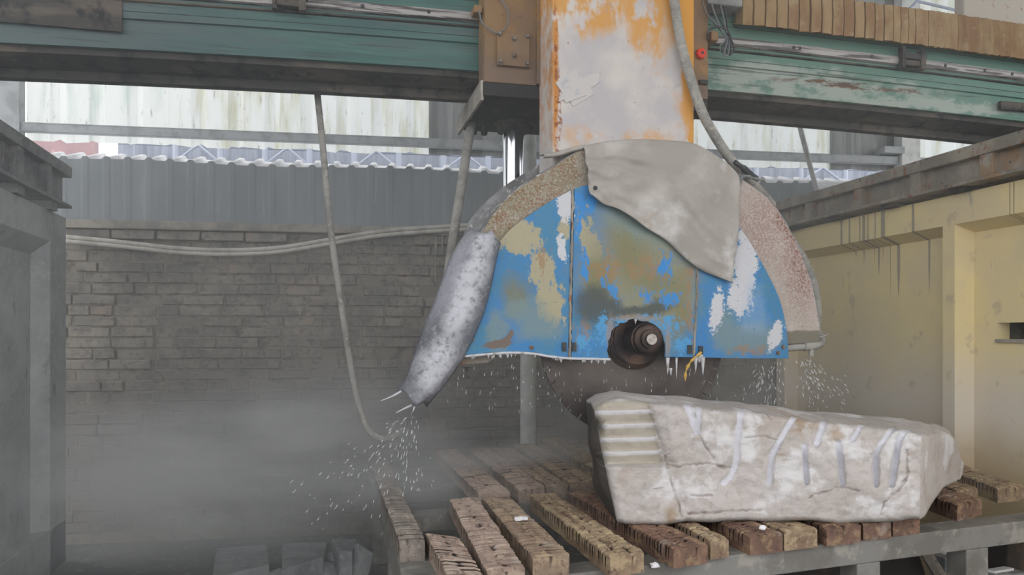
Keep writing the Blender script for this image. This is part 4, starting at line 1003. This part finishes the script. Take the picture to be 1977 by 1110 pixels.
# end caps built as rings shrinking outwards: (number of rings, bulge direction)
def cap(base, sign, rings, push, shear=None, end_shade=0.0, rough=.02):
    global vs, fs_
    loop = [base * per + j for j in range(per)]
    c = sum((vs[k] for k in loop), Vector()) / per
    prev = loop
    for r in range(1, rings + 1):
        w = r / rings; cur = []
        for k in loop:
            p = vs[k].lerp(c, w * .985)
            p = p + push * math.sin(min(1, w * 1.3) * math.pi / 2)
            if shear: p = shear(p, vs[k], w)
            p = p + Vector((mnoise.noise(p * 9), mnoise.noise(p * 9 + Vector((5, 5, 5))), mnoise.noise(p * 14) * .6)) * rough * min(1, w * 4)
            cur.append(len(vs)); vs.append(p)
            for a in attr: attr[a].append(0.0)
            attr['end_shade'][-1] = end_shade
        for j in range(per):
            q = (prev[j], prev[(j + 1) % per], cur[(j + 1) % per], cur[j]); fs_.append(q if sign > 0 else q[::-1])
        prev = cur
    fs_.append(tuple(prev) if sign > 0 else tuple(prev[::-1]))
cap(0, -1, 14, Vector((-.03, .02, 0)), end_shade=1.0, rough=.015)  # left end cap carries the painted shade
def rsh(p, o, w):
    d = max(0, (o - PT(1782, o.z * 0 + 900, 3.27)).dot(FV))          # how far behind the front face
    k = min(1, w * 4)
    lift = max(0, 1.06 - p.z)
    p = p + RV * (k * (.05 + .30 * min(1, d / .45)) - k * .35 * lift * min(1, d / .3))
    return p
cap(NS, 1, 8, Vector((.02, .0, 0)), rough=.01)
mb = MB(); mb.v = vs; mb.f = fs_
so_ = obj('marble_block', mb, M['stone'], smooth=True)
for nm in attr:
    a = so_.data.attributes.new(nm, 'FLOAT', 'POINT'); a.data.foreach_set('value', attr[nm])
tag(so_, 'rough white marble block with drill grooves lying on the timbers', 'stone block')

# ================================================================ TABLE
TZB = .75
Aq, Bq = PZ(1370, 1077, TZB), PZ(1977, 1006, TZB)
ud = (Bq - Aq).normalized()
L0, L1 = PZ(716, 893, TZB), PZ(768, 1080, TZB)
vd = (L0 - L1).normalized()
# intersection of front line and left line
den = ud.x * vd.y - ud.y * vd.x
k_ = ((L1.x - Aq.x) * vd.y - (L1.y - Aq.y) * vd.x) / den
O = Aq + ud * k_
TLEN = (Bq - O).length + .5
def TP(a, b, z): return O + ud * a + vd * b + Vector((0, 0, z - TZB))
def tb_(a0, a1, b0, b1, z0, z1): return MB().hexa([TP(a0, b0, z0), TP(a1, b0, z0), TP(a1, b1, z0), TP(a0, b1, z0), TP(a0, b0, z1), TP(a1, b0, z1), TP(a1, b1, z1), TP(a0, b1, z1)])
def tab(px, py):
    d = PZ(px, py, TZB) - O; dd = ud.x * vd.y - ud.y * vd.x
    return ((d.x * vd.y - d.y * vd.x) / dd, (ud.x * d.y - ud.y * d.x) / dd)
tt = thing('saw_table', tuple(TP(TLEN / 2, .8, 0)), 'low grey steel table frame under the timbers and marble block', 'table')
bdep = tab(760, 880)[1]
obj('front_beam', tb_(0, TLEN, 0, .13, TZB - .10, TZB), M['tablesteel'], tt, bevel=.005)
obj('side_beam', tb_(0, .13, .13, bdep + .1, TZB - .14, TZB), M['tablesteel'], tt, bevel=.005)
for (px_, py_) in ((800, 990), (800, 940), (800, 905)):
    b = tab(px_, py_)[1]
    obj('cross_beam', tb_(.13, TLEN, b - .03, b + .05, TZB - .09, TZB), M['tablesteel'], tt, bevel=.004)
obj('back_beam', tb_(0, TLEN, bdep + .1, bdep + .2, TZB - .1, TZB), M['tablesteel'], tt, bevel=.004)
for (px_, py_, w_) in ((1678, 1060, .125), (1893, 1030, .135)):
    a = tab(px_, 1041 if px_ < 1800 else 1018)[0]
    obj('leg', tb_(a - w_ / 2, a + w_ / 2, .0, .12, 0, TZB - .10), M['tablesteel'], tt, bevel=.006)
for a, b in ((.07, .25), (.07, 1.2), (.08, bdep), (TLEN - .5, 1.4), (TLEN - .4, bdep), (1.5, bdep), (1.2, .06)):
    obj('leg', tb_(a - .055, a + .055, b - .055, b + .055, 0, TZB - .10), M['tablesteel'], tt, bevel=.004)

# timbers
def timber(q, label, mt, h=.08, z=.83, grp='timbers across the saw table', seed=0, slot=.028, depth=.012, strips=3, over=0.0, half=1.0):
    """q: far-left, far-right, near-right, near-left pixels of the top face"""
    r = random.Random(seed); FL, FR, NR, NL = [PZ(a, b, z) for a, b in q]
    # keep it straight-sided: use mean width
    ax = ((NL + NR) / 2 - (FL + FR) / 2); Ln = ax.length; ax.normalize()
    NL = NL + ax * over; NR = NR + ax * over; Ln += over
    nl_ = max(30, int(Ln / .0055)); nw = 4 * strips
    cuts = []
    for sidx in range(strips):
        c = []; x = r.random() * slot
        while x < Ln - .035:
            c.append((x, .003 + r.random() * .0035, depth * (.35 + r.random() * .9), r.random() < .9))
            x += slot * (.55 + r.random() * .9)
        cuts.append(c)
    off = [[(r.random() - .5) * .010 for _ in range(int(Ln / slot) + 6)] for _ in range(strips)]
    vs_, cut = [], []
    for i in range(nl_ + 1):
        w = i / nl_; x = w * Ln
        a = FL.lerp(NL, w); b = FR.lerp(NR, w)
        # ragged sides
        side = (b - a).normalized()
        a = a + side * mnoise.noise(Vector((x * 9, seed, 1))) * .006; b = b + side * mnoise.noise(Vector((x * 9, seed, 4))) * .006
        for j in range(nw + 1):
            u = j / nw; sidx = min(strips - 1, int(u * strips)); p = a.lerp(b, u)
            cv = 0; dz = mnoise.noise(Vector((x * 16, u * 3 + seed, 3))) * .002 + off[sidx][int(x / slot)] * .7
            for (cx_, cw, cd, on) in cuts[sidx]:
                if abs(x - cx_) < cw + .003: cv = max(cv, 1 - max(0, abs(x - cx_) - cw * .6) / .004); dz -= 0
            cv = max(0, min(1, cv))
            dz -= cv * depth * 1.5
            if u in (0, 1): dz -= .004
            near = min(x, Ln - x)
            if near < .02: dz -= (.02 - near) * .3
            if strips > 1 and 0 < j < nw and j % 4 == 0 and r.random() < .6: dz -= depth * .8; cv = max(cv, .6)
            vs_.append(p + Vector((0, 0, dz - .002))); cut.append(cv)
    m = MB(); m.v = [Vector(v) for v in vs_]; W = nw + 1
    m.f = [(i * W + j, i * W + j + 1, (i + 1) * W + j + 1, (i + 1) * W + j) for i in range(nl_) for j in range(nw)]
    # skirt and bottom
    loop = [j for j in range(W)] + [i * W + nw for i in range(1, nl_ + 1)] + [nl_ * W + j for j in range(nw - 1, -1, -1)] + [i * W for i in range(nl_ - 1, 0, -1)]
    base = len(m.v)
    for k in loop:
        p = m.v[k].copy(); p.z = z - h + .0; m.v.append(p); cut.append(0.0)
    n = len(loop)
    for i in range(n): m.f.append((loop[i], loop[(i + 1) % n], base + (i + 1) % n, base + i))
    # bottom strip quads
    m.f.append(tuple(base + i for i in range(n)))
    o = obj('timber', m, M[mt])
    at = o.data.attributes.new('cut', 'FLOAT', 'POINT'); at.data.foreach_set('value', cut)
    return tag(o, label, 'timber', grp)
timber([(713, 888), (748, 888), (822, 1042), (772, 1044)], 'grey soaked timber lying along the bare end of the steel table', 'wood_grey', seed=1, strips=1, slot=.03, depth=.008)
timber([(820, 1024), (887, 1034), (948, 1130), (878, 1130)], 'short pale pinkish timber jutting beside the grey soaked timber', 'wood_pink', seed=2, strips=2, slot=.03, depth=.005)
timber([(868, 960), (922, 958), (1012, 1090), (940, 1100)], 'split timber with close cuts behind the short pinkish one', 'wood_pink', seed=3, strips=2, slot=.026)
timber([(930, 957), (982, 955), (1100, 1066), (1030, 1074)], 'notched timber carrying a flat white stone chip', 'wood_brown', seed=4, strips=2, slot=.028, depth=.011)
timber([(1022, 952), (1067, 948), (1243, 1062), (1178, 1072)], 'golden brown timber with deep crosswise cuts in open view before the block', 'wood_gold', seed=5, strips=3, slot=.028, depth=.014)
timber([(1094, 946), (1140, 943), (1367, 1046), (1300, 1056)], 'reddish notched timber emerging from under the sawn end of the marble', 'wood_red', seed=6, strips=3, slot=.03, depth=.012)
timber([(1150, 930), (1180, 928), (1407, 1036), (1372, 1040)], 'narrow golden timber end touching the reddish notched timber under the block', 'wood_gold', seed=7, strips=2, slot=.05, depth=.01)
timber([(1215, 925), (1250, 922), (1511, 1026), (1448, 1033)], 'dark red timber end with a small white chip lying on it', 'wood_red', seed=8, strips=2, slot=.04, depth=.01)
timber([(1280, 920), (1310, 918), (1578, 1018), (1514, 1025)], 'golden-topped red timber end paired with the chip-bearing one', 'wood_gold', seed=9, strips=2, slot=.045, depth=.01)
timber([(1345, 915), (1375, 913), (1662, 1010), (1596, 1017)], 'wide grey-brown timber end under the middle of the marble block', 'wood_red', seed=10, strips=2, slot=.05, depth=.008)
timber([(1420, 905), (1445, 903), (1720, 1002), (1666, 1007)], 'plain brown timber end second from the bare corner of the block', 'wood_red', seed=11, strips=2, slot=.05, depth=.008)
timber([(1475, 900), (1500, 898), (1776, 994), (1724, 1000)], 'brown timber end at the lower corner of the block', 'wood_red', seed=12, strips=2, slot=.05, depth=.008)
timber([(1590, 885), (1625, 882), (1896, 961), (1848, 973)], 'short red timber with rotten top poking out past the block end', 'wood_red', seed=13, strips=2, slot=.04, depth=.01)
timber([(1620, 868), (1650, 866), (1888, 940), (1850, 946)], 'thin tan timber offcut stacked behind the rotten-topped one', 'wood_gold', seed=14, strips=1, slot=.06, depth=.004, h=.08)
timber([(1795, 893), (1838, 888), (1977, 936), (1926, 941)], 'long golden-topped timber at the open end of the table beyond the block', 'wood_gold', seed=15, strips=3, slot=.03, depth=.008, h=.08)
# far row
timber([(838, 867), (880, 865), (985, 946), (925, 950)], 'pale misty timber of the far row nearest the bare steel frame', 'wood_pink', seed=21, strips=2, slot=.03, depth=.006)
timber([(904, 866), (946, 863), (1052, 936), (1003, 942)], 'far-row timber second from the bare steel frame', 'wood_pink', seed=22, strips=2, slot=.03, depth=.006)
timber([(948, 863), (986, 863), (1095, 932), (1055, 936)], 'far-row timber lying close against the second one in the mist', 'wood_brown', seed=23, strips=2, slot=.03, depth=.006)
timber([(990, 856), (1030, 855), (1150, 924), (1100, 930)], 'far-row timber in line with the white standpipe', 'wood_brown', seed=24, strips=2, slot=.03, depth=.006)
timber([(1040, 844), (1076, 842), (1180, 895), (1140, 900)], 'far-row timber just past the white standpipe', 'wood_gold', seed=25, strips=2, slot=.03, depth=.008)
timber([(1094, 848), (1134, 847), (1240, 900), (1195, 903)], 'far-row timber disappearing behind the sawn end of the marble', 'wood_grey', seed=26, strips=2, slot=.03, depth=.006)

# chips
def lump(name, c, rad, seed, mt, label=None, cat=None, group=None, sub=2, flat=1.0):
    bm = bmesh.new(); bmesh.ops.create_icosphere(bm, subdivisions=sub, radius=1.0)
    m = MB()
    for v in bm.verts:
        p = v.co.copy(); q = 1 + .45 * mnoise.noise(p * 1.3 + Vector((seed, 0, 0)))
        p = Vector((round(p.x * 2.2) / 2.2 * .4 + p.x * .6, round(p.y * 2.2) / 2.2 * .4 + p.y * .6, p.z)) * q
        m.v.append(Vector(c) + Vector((p.x * rad[0], p.y * rad[1], max(-.9, p.z) * rad[2])))
    bm.verts.ensure_lookup_table(); m.f = [tuple(v.index for v in f.verts) for f in bm.faces]; bm.free()
    o = obj(name, m, M[mt])
    if label: tag(o, label, cat, group)
    return o
lump('stone_chip', PZ(1005, 1001, .838), (.030, .022, .009), 1, 'chip', 'flat white chip lying on the notched brown timber', 'stone chip')
lump('stone_chip', PZ(1472, 1018, .842), (.014, .010, .012), 2, 'chip', 'small white chip on the dark red timber end', 'stone chip')
lump('stone_chip', PZ(1264, 1091, .752), (.018, .010, .012), 3, 'chip', 'white chip on the steel front beam by the golden brown timber', 'stone chip')

# offcuts on the floor in the mist, bottom left
def slab(pts, h, z, lab, mt='slab', nm='stone_slab', tilt=0, cat='stone slab'):
    m = MB(); m.prism([PZ(a, b, z) + Vector((0, 0, tilt * i)) for i, (a, b) in enumerate(pts)], (0, 0, -h))
    return tag(obj(nm, m, M[mt], bevel=.006), lab, cat)
slab([(418, 1058), (515, 1050), (520, 1090), (410, 1115)], .16, .16, 'rough grey slab lying flat alone at the misty edge of the rubble')
slab([(545, 1048), (632, 1046), (625, 1075), (545, 1100)], .2, .2, 'broad grey slab between the lone flat slab and the table leg')
slab([(640, 1040), (690, 1040), (680, 1066), (655, 1062)], .25, .25, 'small upright grey offcut next to the table leg')
for i, (a, b, rx, rz_, lab) in enumerate(((655, 1085, .13, .1, 'jagged pale stone shard at the foot of the table leg'), (610, 1098, .14, .09, 'jagged dark shard in the middle of the rubble'), (540, 1104, .16, .06, 'low broken shard in front of the lone slab'), (690, 1100, .10, .14, 'tall broken shard pressed against the table side'), (470, 1112, .18, .05, 'flat broken shard at the outer end of the rubble'))):
    p = PZ(a, b + 30, .0); p.z = rz_ * .9
    lump('stone_shard', p, (rx, rx * .8, rz_), 20 + i, 'slab', lab, 'stone shard', sub=1)
# scrap, plus an added dark block, under the open end of the table
p = PT(1945, 1058, 4.15)
mb = MB().box((p.x - .07, p.y - .07, 0), (p.x + .08, p.y + .07, p.z + .05)); tag(obj('scrap_post', mb, M['dark'], bevel=.01), 'black stump of scrap standing under the open table end by the yellow wall', 'scrap')
mb = MB(); a, b = PT(1790, 1090, 4.0), PT(1640, 1000, 4.3); a2 = PT(1860, 1130, 3.9)
mb.tube([PT(1775, 1046, 3.88), PT(1838, 1150, 3.88)], .03, 6); tag(obj('rusty_beam_offcut', mb, M['runway']), 'rusty dark beam offcut leaning in the gloom between the table legs', 'scrap')
mb = MB(); fr = [PT(x, y, 3.95) for x, y in ((1425, 1150), (1425, 1062), (1700, 1040), (1770, 1052), (1835, 1150))]
for v in fr:
    v.z = max(v.z, 0.0) if v.z > .3 else 0.0
dp = FV * .28 
dp.z = 0
mb.prism(fr, dp)
tag(obj('dark_filler', mb, M['dark'], bevel=.01), 'added near-black sloping skip in the shadow under the table', 'filler')  # solid added only to darken the gap under the table
for i, (a, b, t) in enumerate(((1845, 1066, 4.2), (1930, 1100, 4.0))):
    m = MB(); c = PT(a, b, t); m.obox(c, (.07, .01, 0), (-.01, .02, 0), (0, 0, .006))
    m2 = MB().obox((c.x, c.y, c.z / 2 - .003), (.12, 0, 0), (0, .06, 0), (0, 0, c.z / 2 - .003))
    tag(obj('stone_block', m2, M['slab'], bevel=.01), ('grey support block behind the open-end table leg', 'grey support block on the floor under the table corner')[i], 'stone block')
    tag(obj('stone_strip', m, M['chip']), ('white stone strip lying behind the open-end table leg', 'white stone strip lying low under the table corner')[i], 'stone strip')

# ================================================================ WATER AND MIST
mb = MB(); rw = random.Random(77)
def drop(p, d, ln, w):
    d = d.normalized(); a = d.orthogonal().normalized() * w; b = d.cross(a).normalized() * w
    c = p + d * ln * .65
    mb.add([p, c + a, c + b, c - a, c - b, p + d * ln], [(0, 1, 2), (0, 2, 3), (0, 3, 4), (0, 4, 1), (5, 2, 1), (5, 3, 2), (5, 4, 3), (5, 1, 4)])
def jet(px, py, ang, spread, reach, n, Y, lw=1.0):
    for _ in range(n):
        a = math.radians(ang + rw.gauss(0, spread)); q = reach * (rw.random() ** .8)
        x, y = px + math.cos(a) * q + rw.gauss(0, 4), py + math.sin(a) * q + q * q * .0006 + rw.gauss(0, 4)
        yy = Y + rw.gauss(0, .12); p = PY(x, y, yy); e = PY(x + math.cos(a) * 6, y + math.sin(a) * 6 + q * .012, yy)
        drop(p, e - p, .010 + rw.random() * .026, (.0012 + rw.random() * .0016) * lw)
jet(795, 792, 130, 16, 260, 90, 3.6); jet(800, 790, 95, 14, 150, 60, 3.6); jet(1560, 690, 70, 22, 110, 70, 3.65, 1.2); jet(1500, 696, 95, 16, 90, 50, 3.7); jet(1540, 690, 60, 15, 80, 45, 3.65, 1.3); jet(1470, 700, 85, 20, 60, 40, 3.7, 1.1)
for _ in range(140):
    x = rw.uniform(860, 1480); y = 700 + rw.random() * 90; p = PY(x, y, 3.66 + rw.gauss(0, .1)); drop(p, Vector((rw.gauss(0, .1), 0, -1)), .010 + rw.random() * .02, .001 + rw.random() * .0012)
tag(obj('water_spray', mb, M['drops']), 'white water drops spraying from the saw blade and hood', 'water', kind='stuff')

def volmat(nm, color, build):
    m = bpy.data.materials.new(nm); m.use_nodes = True; nt = m.node_tree; N = nt.nodes; K = nt.links
    for n in list(N): N.remove(n)
    out = N.new('ShaderNodeOutputMaterial'); v = N.new('ShaderNodeVolumeScatter'); v.inputs['Color'].default_value = color; v.inputs['Anisotropy'].default_value = .0
    K.new(v.outputs[0], out.inputs['Volume'])
    d = build(nt, N, K)
    if isinstance(d, float): v.inputs['Density'].default_value = d
    else: K.new(d, v.inputs['Density'])
    return m
hz_ = volmat('room_haze', (.90, .95, .98, 1), lambda nt, N, K: .068)
ho = obj('haze', MB().box((-3.9, 3.05, .02), (3.72, 5.98, 5.5)), hz_)
tag(ho, 'thin grey water haze filling the air around the saw', 'haze', kind='stuff')
def mist(nt, N, K):
    geo = N.new('ShaderNodeNewGeometry')
    tcn = N.new('ShaderNodeTexCoord')
    src = geo.outputs['Position']
    def blobv(c, r, soft):
        mp = N.new('ShaderNodeMapping'); mp.vector_type = 'TEXTURE'; K.new(src, mp.inputs[0]); mp.inputs['Location'].default_value = tuple(c); mp.inputs['Scale'].default_value = r
        ln = N.new('ShaderNodeVectorMath'); ln.operation = 'LENGTH'; K.new(mp.outputs[0], ln.inputs[0])
        q = N.new('ShaderNodeMapRange'); q.interpolation_type = 'SMOOTHSTEP'; K.new(ln.outputs['Value'], q.inputs[0]); q.inputs[1].default_value = 1; q.inputs[2].default_value = soft; return q.outputs[0]
    def mth(op, a, b):
        q = N.new('ShaderNodeMath'); q.operation = op
        for i, x in enumerate((a, b)):
            if isinstance(x, (int, float)): q.inputs[i].default_value = x
            else: K.new(x, q.inputs[i])
        return q.outputs[0]
    mp = N.new('ShaderNodeMapping'); K.new(src, mp.inputs[0]); mp.inputs['Scale'].default_value = (.55, .8, 1.5)
    t = N.new('ShaderNodeTexNoise'); K.new(mp.outputs[0], t.inputs[0]); t.inputs['Scale'].default_value = 1.7; t.inputs['Detail'].default_value = 4; t.inputs['Roughness'].default_value = .5
    q = N.new('ShaderNodeMapRange'); K.new(t.outputs[0], q.inputs[0]); q.inputs[1].default_value = .40; q.inputs[2].default_value = .64
    f = None
    for (c, r, so, dn) in ((PY(430, 905, 4.6), (1.6, 1.3, .62), 0.2, 1.0), (PY(720, 800, 4.4), (.9, .8, .45), .1, .35), (PY(930, 930, 4.2), (.9, .9, .22), .1, .9), (PY(1150, 790, 4.4), (.8, .7, .5), .1, .35), (PY(1480, 780, 4.3), (.75, .6, .6), .1, .95), (PY(1870, 900, 3.9), (.5, .4, .3), .1, .6), (PY(1130, 900, 4.5), (.8, .8, .28), .1, .9)):
        g = mth('MULTIPLY', blobv(c, r, so), dn); f = g if f is None else mth('ADD', f, g)
    return mth('MULTIPLY', mth('MULTIPLY', f, q.outputs[0]), 2.1)
mm_ = volmat('drifting_mist', (.90, .95, .98, 1), mist)
mo = obj('mist', MB().box((-1.74, 2.9, .05), (3.0, 5.9, 1.75)), mm_)
tag(mo, 'billowing pale water mist drifting low across the floor and timbers', 'mist', kind='stuff')
